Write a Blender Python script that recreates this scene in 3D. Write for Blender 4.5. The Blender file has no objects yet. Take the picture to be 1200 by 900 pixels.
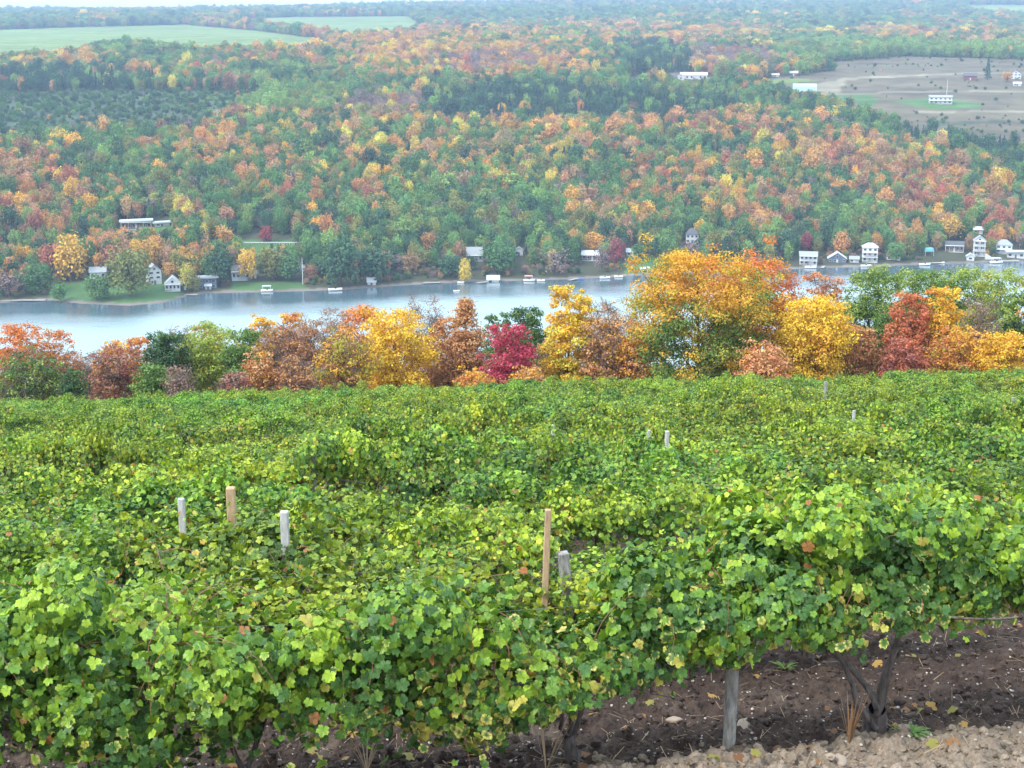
import bpy, bmesh, math, random
import numpy as np
from mathutils import Vector, Matrix
R = math.radians
SC = bpy.context.scene
COL = SC.collection
# ------------------------------------------------------------------ camera, sky, sun, exposure
F = 1648.0                      # focal length in pixels of the 1200 px wide photograph
PITCH = math.atan(400 / F)
cam_d = bpy.data.cameras.new('camera'); cam = bpy.data.objects.new('camera', cam_d); COL.objects.link(cam)
cam_d.sensor_width = 36; cam_d.lens = F / 1200 * 36; cam_d.clip_start = .1; cam_d.clip_end = 30000
cam.rotation_euler = (R(90) - PITCH, 0, 0); SC.camera = cam
SUN_EL, SUN_AZ = R(48), R(-125)          # azimuth measured from +Y towards +X
w = bpy.data.worlds.new('World'); SC.world = w; w.use_nodes = True
nt = w.node_tree; bg = nt.nodes['Background']; sky = nt.nodes.new('ShaderNodeTexSky')
sky.sky_type = 'NISHITA'; sky.sun_disc = False; sky.sun_elevation = SUN_EL; sky.sun_rotation = SUN_AZ
sky.air_density = 1.0; sky.dust_density = 3.0; sky.ozone_density = 1.0; sky.altitude = 200
hs = nt.nodes.new('ShaderNodeHueSaturation'); hs.inputs['Saturation'].default_value = .7
nt.links.new(sky.outputs[0], hs.inputs['Color']); cl_t = nt.nodes.new('ShaderNodeTexCoord'); cl_n = nt.nodes.new('ShaderNodeTexNoise'); cl_n.inputs['Scale'].default_value = 2.2; cl_n.inputs['Detail'].default_value = 5
nt.links.new(cl_t.outputs['Generated'], cl_n.inputs['Vector'])
cl_r = nt.nodes.new('ShaderNodeMapRange'); cl_r.inputs[1].default_value = .3; cl_r.inputs[2].default_value = .7; cl_r.inputs[3].default_value = .55; cl_r.inputs[4].default_value = .9
nt.links.new(cl_n.outputs['Fac'], cl_r.inputs[0])
cl_m = nt.nodes.new('ShaderNodeMix'); cl_m.data_type = 'RGBA'; cl_m.inputs[7].default_value = (8.0, 9.3, 10.2, 1)      # thin high overcast over the clear sky
nt.links.new(cl_r.outputs[0], cl_m.inputs[0]); nt.links.new(hs.outputs[0], cl_m.inputs[6]); nt.links.new(cl_m.outputs[2], bg.inputs[0])
bg.inputs[1].default_value = .12
sd = bpy.data.lights.new('sun', 'SUN'); sd.energy = 1.5; sd.angle = R(10); sd.color = (1, .95, .87)
sun = bpy.data.objects.new('sun', sd); COL.objects.link(sun)
sv = Vector((math.sin(SUN_AZ) * math.cos(SUN_EL), math.cos(SUN_AZ) * math.cos(SUN_EL), math.sin(SUN_EL)))
sun.rotation_euler = sv.to_track_quat('Z', 'Y').to_euler()
vs = SC.view_settings; vs.view_transform = 'Standard'; vs.look = 'None'; vs.gamma = 1; vs.use_curve_mapping = False
vs.exposure = 1.4
cy = SC.cycles
cy.max_bounces = 6; cy.diffuse_bounces = 3; cy.glossy_bounces = 2; cy.transmission_bounces = 3
cy.transparent_max_bounces = 4; cy.volume_bounces = 0; cy.use_denoising = True
cy.use_adaptive_sampling = True; cy.adaptive_threshold = .015
HAZE_DENSITY, HAZE_COLOR = 1.35e-4, (.50, .68, 1.0)

rng = np.random.default_rng(7); random.seed(7)

# ------------------------------------------------------------------ numeric helpers
cp, sp = math.cos(PITCH), math.sin(PITCH)
def ray(px, py):
    x = (px - 600) / F; y = -(py - 450) / F
    return np.array([x, cp + y * sp, -sp + y * cp])
def proj(X, Y, Z):
    X, Y, Z = map(np.asarray, (X, Y, Z))
    d = Y * cp - Z * sp; v = Y * sp + Z * cp
    d = np.where(np.abs(d) < 1e-6, 1e-6, d)
    return 600 + F * X / d, 450 - F * v / d, d
def _h(i, j, s):
    n = (i.astype(np.int64) * 374761393 + j.astype(np.int64) * 668265263 + s * 974634777) & 0xffffffff
    n = ((n ^ (n >> 13)) * 1274126177) & 0xffffffff
    return ((n ^ (n >> 16)) & 0xffff) / 65535.0
def vnoise(x, y, s=0):
    i = np.floor(x); j = np.floor(y); fx = x - i; fy = y - j
    fx = fx * fx * (3 - 2 * fx); fy = fy * fy * (3 - 2 * fy)
    a = _h(i, j, s); b = _h(i + 1, j, s); c = _h(i, j + 1, s); d = _h(i + 1, j + 1, s)
    return (a * (1 - fx) + b * fx) * (1 - fy) + (c * (1 - fx) + d * fx) * fy
def fbm(x, y, o=4, s=0):
    x = np.asarray(x, float); y = np.asarray(y, float); r = 0; a = .5
    for k in range(o):
        r = r + a * vnoise(x, y, s + k); x = x * 2.03 + 11.3; y = y * 2.03 + 7.7; a *= .5
    return r
def sstep(a, b, x):
    t = np.clip((x - a) / (b - a), 0, 1); return t * t * (3 - 2 * t)

# ------------------------------------------------------------------ terrain heights
LAKE = -127.0
_sh = np.array([(-260,370),(-100,360),(0,355),(60,352),(95,356),(150,358.5),(190,355),(215,348),(240,344),(330,342),(400,340),(440,337),(480,334),
    (500,333),(560,330),(620,329),(700,326),(760,322),(850,318),(900,317),(960,314),(1020,313),(1060,311),(1120,309),(1200,306),(1300,302),(1500,296)], float)
_sx, _sy = [], []
for px, py in _sh:
    r = ray(px, py); t = LAKE / r[2]; _sx.append(r[0] * t); _sy.append(r[1] * t)
_sx = np.array([-3000, *_sx, 3000.]); _sy = np.array([_sy[0] - 60, *_sy, _sy[-1] + 90])
def shore(X): return np.interp(X, _sx, _sy)
_ft = np.array([-60, -12, 0, 4, 25, 60, 120, 250, 380, 500, 700, 950, 1250, 1550, 2000, 2550, 3600, 4750, 6000, 9000.])
_fz = np.array([-142, -131, -127.15, -126.2, -124.2, -119, -108, -86, -69, -55, -37, -19.5, -8, 1, 17, 40, 84, 131, 120, 60.])
_nt = np.array([-80, -20, 0, 4, 7.5, 9.8, 100, 104, 112, 135, 170, 300, 480, 540, 575])
H0, SL, CX = 3.353, .2262, .03
_nz = np.array([4, -.6, -1.75, -3.1, -4.65, -H0 - SL * 9.8, -H0 - SL * 100, -27.1, -30.2, -39.5, -50, -83, -121, -133, -145])
ROWT = math.tan(R(12)); POSTX = 1.76
def rowcoord(X, Y):            # 0 on the front vine row, +1 on the next
    return (Y - 10.45 - ROWT * (X - POSTX)) / 2.76
def height(X, Y, detail=True):
    X = np.asarray(X, float); Y = np.asarray(Y, float)
    near = np.interp(Y, _nt, _nz) + CX * np.clip(X, -80, 80) * (1 - sstep(150, 400, Y))
    s0 = shore(X); yc = 768.0
    t = Y - s0; wgt = sstep(100, 900, t); t = t * (1 - wgt) + (Y - yc) * wgt
    far = np.interp(t, _ft, _fz)
    am = sstep(60, 700, t)
    far = far + am * (fbm(X / 420, Y / 420, 3, 5) - .44) * 14 + sstep(2500, 4500, t) * (np.clip(X, -1500, 2200) / 1500 * 26 + 4)
    far = far + sstep(15, 80, t) * (fbm(X / 60, Y / 60, 2, 9) - .37) * 3
    z = np.where(Y < 560, near, far)
    k = sstep(150, 250, Y) * (1 - sstep(400, 480, Y)); z = z + k * (fbm(X / 50, Y / 50, 2, 3) - .4) * 4
    if detail:
        m = (Y < 70) & (Y > 3)
        if m.any():
            x, y = X[m], Y[m]; q = rowcoord(x, y); fade = 1 - sstep(35, 70, y)
            rid = np.cos(q * 2 * np.pi) * .05 * (q > -.4)
            bump = (fbm(x * 1.7, y * 1.7, 2, 21) - .4) * .22 + (fbm(x * 7, y * 7, 3, 22) - .45) * .16
            cl = fbm(x * 10, y * 10, 3, 25); bump = bump + np.clip(cl - .42, 0, 1) * .30 + (vnoise(x * 22, y * 22, 29) - .5) * .035
            z[m] += fade * (rid + bump) + .06 * (1 - sstep(-.12, .03, q + .08 * (fbm(x * 3, y * 3, 2, 31) - .4))) * (y > 7)
    return z
def hz(x, y): return float(height(np.array([x]), np.array([y]))[0])
def ground_at(px, py, y0=600, y1=8000):
    r = ray(px, py); ys = np.geomspace(y0, y1, 1500); xs = r[0] / r[1] * ys; zs = r[2] / r[1] * ys
    g = height(xs, ys); k = np.argmax(g >= zs)
    if not (g >= zs).any(): k = len(ys) - 1
    return float(xs[k]), float(ys[k]), float(g[k])

# ------------------------------------------------------------------ mesh helpers
def mesh_np(name, V, Fc, mat=None, smooth=False, attrs=None):
    """V (n,3); Fc list of (m,k) int arrays"""
    if not isinstance(Fc, (list, tuple)): Fc = [Fc]
    me = bpy.data.meshes.new(name); V = np.asarray(V, np.float32)
    me.vertices.add(len(V)); me.vertices.foreach_set('co', V.ravel())
    Fc = [f for f in Fc if len(f)]
    nl = sum(f.size for f in Fc); npoly = sum(len(f) for f in Fc)
    me.loops.add(nl); me.polygons.add(npoly)
    me.loops.foreach_set('vertex_index', np.concatenate([f.ravel() for f in Fc]).astype(np.int32))
    tot = np.concatenate([np.full(len(f), f.shape[1]) for f in Fc]); st = np.concatenate([[0], np.cumsum(tot)[:-1]])
    me.polygons.foreach_set('loop_start', st.astype(np.int32))
    me.polygons.foreach_set('use_smooth', np.full(npoly, smooth))
    me.update(calc_edges=True)
    for k, (typ, val) in (attrs or {}).items():
        a = me.attributes.new(k, typ, 'POINT'); val = np.asarray(val, np.float32)
        if typ == 'FLOAT_COLOR':
            val = np.concatenate([val, np.ones((len(val), 1), np.float32)], 1); a.data.foreach_set('color', val.ravel())
        elif typ == 'FLOAT_VECTOR': a.data.foreach_set('vector', val.ravel())
        else: a.data.foreach_set('value', val.ravel())
    if mat: me.materials.append(mat)
    return me
def obj(name, me, parent=None, loc=None):
    o = bpy.data.objects.new(name, me); COL.objects.link(o)
    if parent is not None: o.parent = parent
    if loc is not None: o.location = loc
    return o
def empty(name, loc, rz=0):
    o = bpy.data.objects.new(name, None); COL.objects.link(o); o.location = loc; o.rotation_euler = (0, 0, rz); o.empty_display_size = .3
    return o
def tag(o, label, cat, group=None, kind=None):
    if label: o['label'] = label
    if cat: o['category'] = cat
    if group: o['group'] = group
    if kind: o['kind'] = kind
    return o
def norm(a): return a / np.maximum(np.linalg.norm(a, axis=-1, keepdims=True), 1e-9)
def stamp(tv, tf, pos, ax, ay, az, sc):
    """copies of a template (k,3),(f,m) at frames -> V, F"""
    n = len(pos); sc = np.asarray(sc).reshape(n, 1, 1)
    V = pos[:, None, :] + sc * (tv[None, :, 0:1] * ax[:, None] + tv[None, :, 1:2] * ay[:, None] + tv[None, :, 2:3] * az[:, None])
    Fc = tf[None] + (np.arange(n) * len(tv))[:, None, None]
    return V.reshape(-1, 3), Fc.reshape(-1, tf.shape[1])
def tube(P, rad, sides=6):
    P = np.asarray(P, float); n = len(P); rad = np.broadcast_to(rad, (n,))
    T = norm(np.gradient(P, axis=0)); up = np.array([.31, .17, .93]) if abs(T[0][2]) < .8 else np.array([.9, .35, .1])
    A = norm(np.cross(T, up)); B = np.cross(T, A)
    a = np.arange(sides) / sides * 2 * np.pi
    V = P[:, None] + rad[:, None, None] * (np.cos(a)[None, :, None] * A[:, None] + np.sin(a)[None, :, None] * B[:, None])
    i = np.arange(n - 1)[:, None] * sides; j = np.arange(sides)[None]; j2 = (j + 1) % sides
    Fq = np.stack([i + j, i + j2, i + sides + j2, i + sides + j], -1).reshape(-1, 4)
    return V.reshape(-1, 3), Fq
def join(parts):
    Vs, Fs, o = [], {}, 0
    for V, Fc in parts:
        Vs.append(V); Fs.setdefault(Fc.shape[1], []).append(Fc + o); o += len(V)
    return np.concatenate(Vs), [np.concatenate(f) for f in Fs.values()]
class MB:
    """small hard-surface builder: boxes, prisms, cylinders gathered in one mesh"""
    def __init__(s): s.parts = []
    def box(s, x0, x1, y0, y1, z0, z1):
        V = np.array([(x, y, z) for z in (z0, z1) for y in (y0, y1) for x in (x0, x1)], float)
        s.parts.append((V, np.array([(0,2,3,1),(4,5,7,6),(0,1,5,4),(2,6,7,3),(0,4,6,2),(1,3,7,5)]))); return s
    def prism(s, poly, y0, y1):               # poly in (x,z), extruded along y
        n = len(poly); V = np.array([(x, y0, z) for x, z in poly] + [(x, y1, z) for x, z in poly], float)
        q = np.array([(i, (i + 1) % n, n + (i + 1) % n, n + i) for i in range(n)])
        s.parts.append((V, q)); s.parts.append((V, np.array([list(range(n))[::-1]]))); s.parts.append((V, np.array([list(range(n, 2 * n))]))); return s
    def prismx(s, poly, x0, x1):              # poly in (y,z), extruded along x
        k = len(s.parts); s.prism(poly, x0, x1)
        for i in range(k, len(s.parts)): V, f = s.parts[i]; s.parts[i] = (V[:, [1, 0, 2]], f[:, ::-1])
        return s
    def tube(s, P, r, sides=8): s.parts.append(tube(P, r, sides)); return s
    def build(s, name, mat, parent=None, bevel=0):
        V, Fs = join(s.parts); o = obj(name, mesh_np(name, V, Fs, mat), parent)
        if bevel:
            m = o.modifiers.new('bevel', 'BEVEL'); m.width = bevel; m.segments = 2
        return o

# ------------------------------------------------------------------ materials
def mat(name):
    m = bpy.data.materials.new(name); m.use_nodes = True; n = m.node_tree
    return m, n, n.nodes['Principled BSDF'], n.nodes['Material Output']
def N(n, t, **k):
    x = n.nodes.new(t)
    for a, b in k.items(): setattr(x, a, b)
    return x
def mathn(n, op, a, b=None, c=None):
    x = N(n, 'ShaderNodeMath', operation=op)
    for i, v in enumerate((a, b, c)):
        if v is None: continue
        if isinstance(v, (int, float)): x.inputs[i].default_value = v
        else: n.links.new(v, x.inputs[i])
    return x.outputs[0]
def mixc(n, fac, a, b, mode='MIX'):
    x = N(n, 'ShaderNodeMix', data_type='RGBA', blend_type=mode)
    for i, v in ((0, fac), (6, a), (7, b)):
        if isinstance(v, (int, float)): x.inputs[i].default_value = v
        elif isinstance(v, tuple): x.inputs[i].default_value = (*v, 1)
        else: n.links.new(v, x.inputs[i])
    return x.outputs[2]
def plain(name, c, rough=.7, var=.15, scale=3.0, bump=0, metal=0):
    m, n, b, o = mat(name); g = N(n, 'ShaderNodeNewGeometry')
    t = N(n, 'ShaderNodeTexNoise'); t.inputs['Scale'].default_value = scale; t.inputs['Detail'].default_value = 5
    tc = N(n, 'ShaderNodeTexCoord'); n.links.new(tc.outputs['Object'], t.inputs['Vector'])
    lo = tuple(x * (1 - var) for x in c); hi = tuple(min(1, x * (1 + var)) for x in c)
    n.links.new(mixc(n, t.outputs['Fac'], lo, hi), b.inputs['Base Color'])
    b.inputs['Roughness'].default_value = rough; b.inputs['Metallic'].default_value = metal
    if bump:
        bp = N(n, 'ShaderNodeBump'); bp.inputs['Strength'].default_value = bump; bp.inputs['Distance'].default_value = .02
        n.links.new(t.outputs['Fac'], bp.inputs['Height']); n.links.new(bp.outputs[0], b.inputs['Normal'])
    return m
def foliage_mat(name, transl=.25, rough=.6, veins=False):
    m, n, b, o = mat(name)
    a = N(n, 'ShaderNodeAttribute', attribute_name='col'); ti = N(n, 'ShaderNodeAttribute', attribute_name='tint', attribute_type='INSTANCER')
    c = mixc(n, 1.0, a.outputs['Color'], ti.outputs['Color'], 'MULTIPLY')
    if veins:
        lf = N(n, 'ShaderNodeAttribute', attribute_name='lf'); s = N(n, 'ShaderNodeSeparateXYZ'); n.links.new(lf.outputs['Vector'], s.inputs[0])
        x, y, yel = s.outputs
        r = mathn(n, 'SQRT', mathn(n, 'ADD', mathn(n, 'MULTIPLY', x, x), mathn(n, 'MULTIPLY', y, y)))
        ang = mathn(n, 'ARCTAN2', x, y)
        d = mathn(n, 'MULTIPLY', mathn(n, 'PINGPONG', ang, .436), r)       # distance from the nearest main vein
        vm = mathn(n, 'SUBTRACT', 1, mathn(n, 'SMOOTH_MIN', mathn(n, 'MULTIPLY', d, 22.0), 1.0, .1))
        vm = mathn(n, 'MAXIMUM', vm, 0.0)
        c = mixc(n, mathn(n, 'MULTIPLY', mathn(n, 'MULTIPLY', vm, .4), mathn(n, 'MINIMUM', mathn(n, 'MULTIPLY', r, 3.0), 1.0)), c, (.26, .34, .12))
        t = N(n, 'ShaderNodeTexNoise'); t.inputs['Scale'].default_value = 26
        tc = N(n, 'ShaderNodeTexCoord'); n.links.new(tc.outputs['Object'], t.inputs['Vector'])
        e = mathn(n, 'ADD', mathn(n, 'MULTIPLY', r, 1.25), mathn(n, 'MULTIPLY', t.outputs['Fac'], .7))
        e = mathn(n, 'ADD', e, mathn(n, 'MULTIPLY', d, 2.0))
        k = N(n, 'ShaderNodeMapRange'); n.links.new(mathn(n, 'ADD', e, mathn(n, 'MULTIPLY', yel, 1.0)), k.inputs[0])
        k.inputs[1].default_value = 1.45; k.inputs[2].default_value = 2.15
        fac = mathn(n, 'MULTIPLY', k.outputs[0], mathn(n, 'MINIMUM', mathn(n, 'MULTIPLY', yel, 4.0), .9))
        c = mixc(n, fac, c, (.52, .48, .13))
        brn = N(n, 'ShaderNodeMapRange'); n.links.new(mathn(n, 'MULTIPLY', r, mathn(n, 'ADD', yel, t.outputs['Fac'])), brn.inputs[0])
        brn.inputs[1].default_value = .86; brn.inputs[2].default_value = 1.1
        c = mixc(n, mathn(n, 'MULTIPLY', brn.outputs[0], .8), c, (.22, .09, .03))
        bp = N(n, 'ShaderNodeBump'); bp.inputs['Strength'].default_value = .6; bp.inputs['Distance'].default_value = .01
        n.links.new(mathn(n, 'SUBTRACT', mathn(n, 'MULTIPLY', t.outputs['Fac'], .6), vm), bp.inputs['Height']); n.links.new(bp.outputs[0], b.inputs['Normal'])
    n.links.new(c, b.inputs['Base Color']); b.inputs['Roughness'].default_value = rough; b.inputs['Specular IOR Level'].default_value = .35
    tr = N(n, 'ShaderNodeBsdfTranslucent'); n.links.new(mixc(n, 1.0, c, (1.0, 1.0, .55), 'MULTIPLY'), tr.inputs[0])
    mx = N(n, 'ShaderNodeMixShader'); mx.inputs[0].default_value = transl
    n.links.new(b.outputs[0], mx.inputs[1]); n.links.new(tr.outputs[0], mx.inputs[2]); n.links.new(mx.outputs[0], o.inputs[0])
    return m
def bark_mat(name, c1, c2, scale=6):
    m, n, b, o = mat(name); tc = N(n, 'ShaderNodeTexCoord'); mp = N(n, 'ShaderNodeMapping'); mp.inputs['Scale'].default_value = (1, 1, .22)
    n.links.new(tc.outputs['Object'], mp.inputs[0])
    t = N(n, 'ShaderNodeTexNoise'); t.inputs['Scale'].default_value = scale; t.inputs['Detail'].default_value = 8; t.inputs['Roughness'].default_value = .7
    n.links.new(mp.outputs[0], t.inputs['Vector'])
    rp = N(n, 'ShaderNodeValToRGB'); rp.color_ramp.elements[0].position = .35; rp.color_ramp.elements[1].position = .68
    rp.color_ramp.elements[0].color = (*c1, 1); rp.color_ramp.elements[1].color = (*c2, 1)
    n.links.new(t.outputs['Fac'], rp.inputs[0]); n.links.new(rp.outputs[0], b.inputs['Base Color']); b.inputs['Roughness'].default_value = .9
    bp = N(n, 'ShaderNodeBump'); bp.inputs['Strength'].default_value = .8; bp.inputs['Distance'].default_value = .015
    n.links.new(t.outputs['Fac'], bp.inputs['Height']); n.links.new(bp.outputs[0], b.inputs['Normal'])
    return m
M_vine = foliage_mat('vine_leaf', .24, .42, True)
M_leaf = foliage_mat('tree_leaf', .3, .65)
M_far = foliage_mat('far_leaf', .2, .75)
M_bark = bark_mat('bark', (.035, .025, .02), (.12, .09, .075))
M_barkgrey = bark_mat('grey_bark', (.09, .075, .07), (.26, .23, .21))
M_vinebark = bark_mat('vine_bark', (.03, .022, .022), (.17, .14, .13), 22)
M_cane = plain('cane', (.20, .085, .045), .6, .35, 9)
M_post = bark_mat('weathered_post', (.12, .115, .11), (.40, .385, .36), 26)
M_postnew = bark_mat('tan_stake', (.30, .19, .10), (.50, .36, .22), 20)
M_postwhite = bark_mat('white_post', (.28, .28, .28), (.56, .55, .53), 20)
M_wire = plain('wire', (.25, .25, .26), .35, .1, 5, metal=.9)

# ground: base colour from a vertex attribute of ground kinds, broken up by noise
m, n, b, o = mat('ground'); M_ground = m
a = N(n, 'ShaderNodeAttribute', attribute_name='col'); g = N(n, 'ShaderNodeNewGeometry')
t1 = N(n, 'ShaderNodeTexNoise'); t1.inputs['Scale'].default_value = 9; t1.inputs['Detail'].default_value = 9; t1.inputs['Roughness'].default_value = .7
n.links.new(g.outputs['Position'], t1.inputs['Vector'])
t2 = N(n, 'ShaderNodeTexNoise'); t2.inputs['Scale'].default_value = .05; t2.inputs['Detail'].default_value = 6; n.links.new(g.outputs['Position'], t2.inputs['Vector'])
vo = N(n, 'ShaderNodeTexVoronoi'); vo.inputs['Scale'].default_value = 30; n.links.new(g.outputs['Position'], vo.inputs['Vector'])
mr = N(n, 'ShaderNodeMapRange'); mr.inputs[1].default_value = .3; mr.inputs[2].default_value = .7; mr.inputs[3].default_value = .55; mr.inputs[4].default_value = 1.45
n.links.new(t1.outputs['Fac'], mr.inputs[0])
mr2 = N(n, 'ShaderNodeMapRange'); mr2.inputs[1].default_value = .3; mr2.inputs[2].default_value = .7; mr2.inputs[3].default_value = .8; mr2.inputs[4].default_value = 1.2
n.links.new(t2.outputs['Fac'], mr2.inputs[0])
vm = N(n, 'ShaderNodeVectorMath', operation='SCALE'); n.links.new(a.outputs['Color'], vm.inputs[0]); n.links.new(mathn(n, 'MULTIPLY', mr.outputs[0], mr2.outputs[0]), vm.inputs[3])
n.links.new(vm.outputs[0], b.inputs['Base Color']); b.inputs['Roughness'].default_value = .95; b.inputs['Specular IOR Level'].default_value = .2
bp = N(n, 'ShaderNodeBump'); bp.inputs['Strength'].default_value = .9; bp.inputs['Distance'].default_value = .03
n.links.new(mathn(n, 'SUBTRACT', t1.outputs['Fac'], mathn(n, 'MULTIPLY', vo.outputs['Distance'], .6)), bp.inputs['Height']); n.links.new(bp.outputs[0], b.inputs['Normal'])

# water: rippled lake, calmer under the far bank, whose dark reflection is painted into the colour
m, n, b, o = mat('lake_water'); M_water = m
b.inputs['Base Color'].default_value = (.20, .30, .335, 1); b.inputs['Roughness'].default_value = .12; b.inputs['IOR'].default_value = 1.7
g = N(n, 'ShaderNodeNewGeometry'); mp = N(n, 'ShaderNodeMapping'); mp.inputs['Scale'].default_value = (.10, .30, 1); n.links.new(g.outputs['Position'], mp.inputs[0])
t1 = N(n, 'ShaderNodeTexNoise'); t1.inputs['Scale'].default_value = 1.6; t1.inputs['Detail'].default_value = 6; t1.inputs['Roughness'].default_value = .65; n.links.new(mp.outputs[0], t1.inputs['Vector'])
t2 = N(n, 'ShaderNodeTexNoise'); t2.inputs['Scale'].default_value = .12; t2.inputs['Detail'].default_value = 4; n.links.new(mp.outputs[0], t2.inputs['Vector'])
wind_reflection_attr = N(n, 'ShaderNodeAttribute', attribute_name='wind_reflection')
bp = N(n, 'ShaderNodeBump'); bp.inputs['Distance'].default_value = 1.0
n.links.new(t1.outputs['Fac'], bp.inputs['Height'])
wv = mathn(n, 'MULTIPLY', wind_reflection_attr.outputs['Fac'], mathn(n, 'ADD', mathn(n, 'MULTIPLY', t2.outputs['Fac'], 1.0), .5))
n.links.new(mixc(n, wind_reflection_attr.outputs['Fac'], (.05, .085, .11), (.26, .36, .39)), b.inputs['Base Color'])  # dark bank reflection and pale sky sheen painted into the base colour
n.links.new(wv, bp.inputs['Strength']); n.links.new(bp.outputs[0], b.inputs['Normal'])
n.links.new(mathn(n, 'ADD', mathn(n, 'MULTIPLY', wind_reflection_attr.outputs['Fac'], .3), .06), b.inputs['Roughness'])

# ------------------------------------------------------------------ regions of the far side
def inpoly(px, py, poly):
    px = np.asarray(px); py = np.asarray(py); c = np.zeros(px.shape, bool); n = len(poly)
    for i in range(n):
        x1, y1 = poly[i]; x2, y2 = poly[(i + 1) % n]
        if y1 == y2: continue
        k = ((y1 > py) != (y2 > py)) & (px < (x2 - x1) * (py - y1) / (y2 - y1) + x1); c ^= k
    return c
# outlines of the far clearings: (polygon as seen on the ground, ground colour, chance that a tree stands there)
G_GRASS, G_LAWN, G_BROWN, G_PALE, G_SCRUB, G_SOILF = (.13,.19,.055), (.06,.125,.04), (.105,.09,.058), (.19,.17,.12), (.05,.075,.045), (.10,.08,.08)
FIELDS = [
 ([(-80,36),(0,35),(60,33),(215,29),(300,36),(372,45),(400,54),(385,62),(290,67),(240,66),(205,64),(150,58),(120,60),(90,70),(0,75),(-80,75)], G_GRASS, .0),
 ([(255,23),(345,20),(478,19),(495,30),(480,44),(410,48),(330,35)], G_GRASS, .0),
 ([(1128,6),(1210,6),(1300,8),(1300,20),(1200,20),(1140,18)], G_GRASS, .0),
 ([(-80,112),(0,110),(120,107),(230,106),(320,109),(272,140),(225,162),(140,160),(70,168),(-80,168)], G_SCRUB, .9),
 ([(870,96),(905,92),(985,82),(1060,78),(1130,78),(1300,80),(1300,178),(1190,172),(1090,160),(1040,150),(965,122),(900,112)], G_BROWN, .05),
 ([(1035,133),(1120,136),(1200,140),(1300,142),(1300,180),(1190,174),(1090,162),(1040,150)], G_BROWN, .30),
 ([(930,76),(1060,66),(1200,70),(1300,70),(1300,80),(1130,80),(985,84)], G_BROWN, .10),
 ([(720,92),(790,86),(880,94),(860,104),(790,104),(735,102)], G_SOILF, .05),
 ([(55,334),(100,330),(200,328),(215,340),(205,352),(150,358),(60,356)], G_LAWN, .0),
 ([(270,331),(350,330),(362,338),(270,341)], G_LAWN, .0),
 ([(128,268),(205,264),(210,280),(170,288),(132,284)], G_LAWN, .0),
 ([(240,282),(342,280),(342,288),(300,300),(285,300),(240,290)], G_LAWN, .04),
 ([(735,300),(768,300),(772,318),(730,322)], G_LAWN, .02),
]
STRIPS = [ # overlays on the clearings
 ([(965,112),(1020,110),(1032,118),(1018,126),(975,122)], G_LAWN), ([(1045,119),(1090,114),(1152,121),(1146,127),(1090,128)], G_LAWN),
 ([(975,92),(1060,87.5),(1130,85),(1300,83),(1300,84.2),(1130,86.8),(1060,90),(985,94)], G_PALE), ([(965,96),(990,94),(985,108),(960,113),(930,111)], G_PALE),
 ([(960,110),(1080,106.5),(1200,105.5),(1300,106),(1300,107),(1080,108),(960,112)], G_PALE), ([(870,96),(940,92),(960,95),(900,99)], G_GRASS),
 ([(1060,131),(1200,129),(1300,129),(1300,130),(1060,132.4)], G_PALE), ([(1075,146),(1180,140),(1180,143),(1080,149)], G_SCRUB),
]
WARM_Y = [20, 45, 80, 120, 160, 200, 240, 290]
WARM = np.array([
 [.10,.25,.3,.25,.2,.15,.2,.15,.2,.2,.25,.2],[.1,.15,.25,.3,.65,.7,.72,.7,.5,.3,.5,.55],[.4,.35,.45,.35,.7,.8,.75,.35,.65,.25,.3,.3],
 [.25,.2,.3,.3,.35,.2,.15,.25,.2,.45,.2,.1],[.6,.6,.7,.6,.55,.6,.7,.65,.7,.5,.3,.2],[.5,.4,.6,.5,.6,.5,.5,.3,.55,.8,.65,.4],
 [.55,.4,.5,.35,.5,.35,.35,.4,.6,.7,.55,.45],[.4,.35,.5,.4,.25,.3,.35,.35,.35,.45,.3,.35]])
PAL = dict(dark=(.05,.115,.055), green=(.08,.18,.055), mid=(.12,.24,.07), light=(.20,.31,.08), olive=(.24,.24,.06), yellow=(.62,.50,.09), gold=(.62,.36,.06),
    orange=(.52,.27,.085), salmon=(.48,.26,.14), rust=(.30,.17,.085), red=(.42,.15,.085), crimson=(.36,.07,.08), mauve=(.24,.17,.16), tan=(.42,.27,.14), conifer=(.03,.072,.05))
CNAME = dict(dark='dark green', green='green', mid='mid green', light='pale green', olive='olive green', yellow='yellow', gold='golden', orange='orange', salmon='salmon pink',
    rust='rusty brown', red='red', crimson='crimson', mauve='bare grey', tan='tan', conifer='dark evergreen')
Z_CON = [[(486,140),(505,112),(600,106),(665,106),(750,116),(865,128),(850,146),(760,150),(620,152),(490,150)], [(715,58),(760,52),(805,60),(812,88),(720,88)],
         [(-80,108),(20,84),(120,86),(200,98),(150,108),(0,112)], [(1050,150),(1190,165),(1300,180),(1300,205),(1150,190),(1050,168)]]
Z_BARE = [[(400,124),(500,120),(480,148),(400,150)], [(500,70),(640,68),(640,92),(500,92)], [(800,150-90),(900,66),(910,88),(820,88)]]
Z_LIGHT = [[(912,60),(1000,52),(1110,60),(1105,80),(915,80)], [(1095,60),(1300,55),(1300,72),(1095,72)], [(240,118),(330,112),(400,118),(390,140),(240,140)]]
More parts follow.
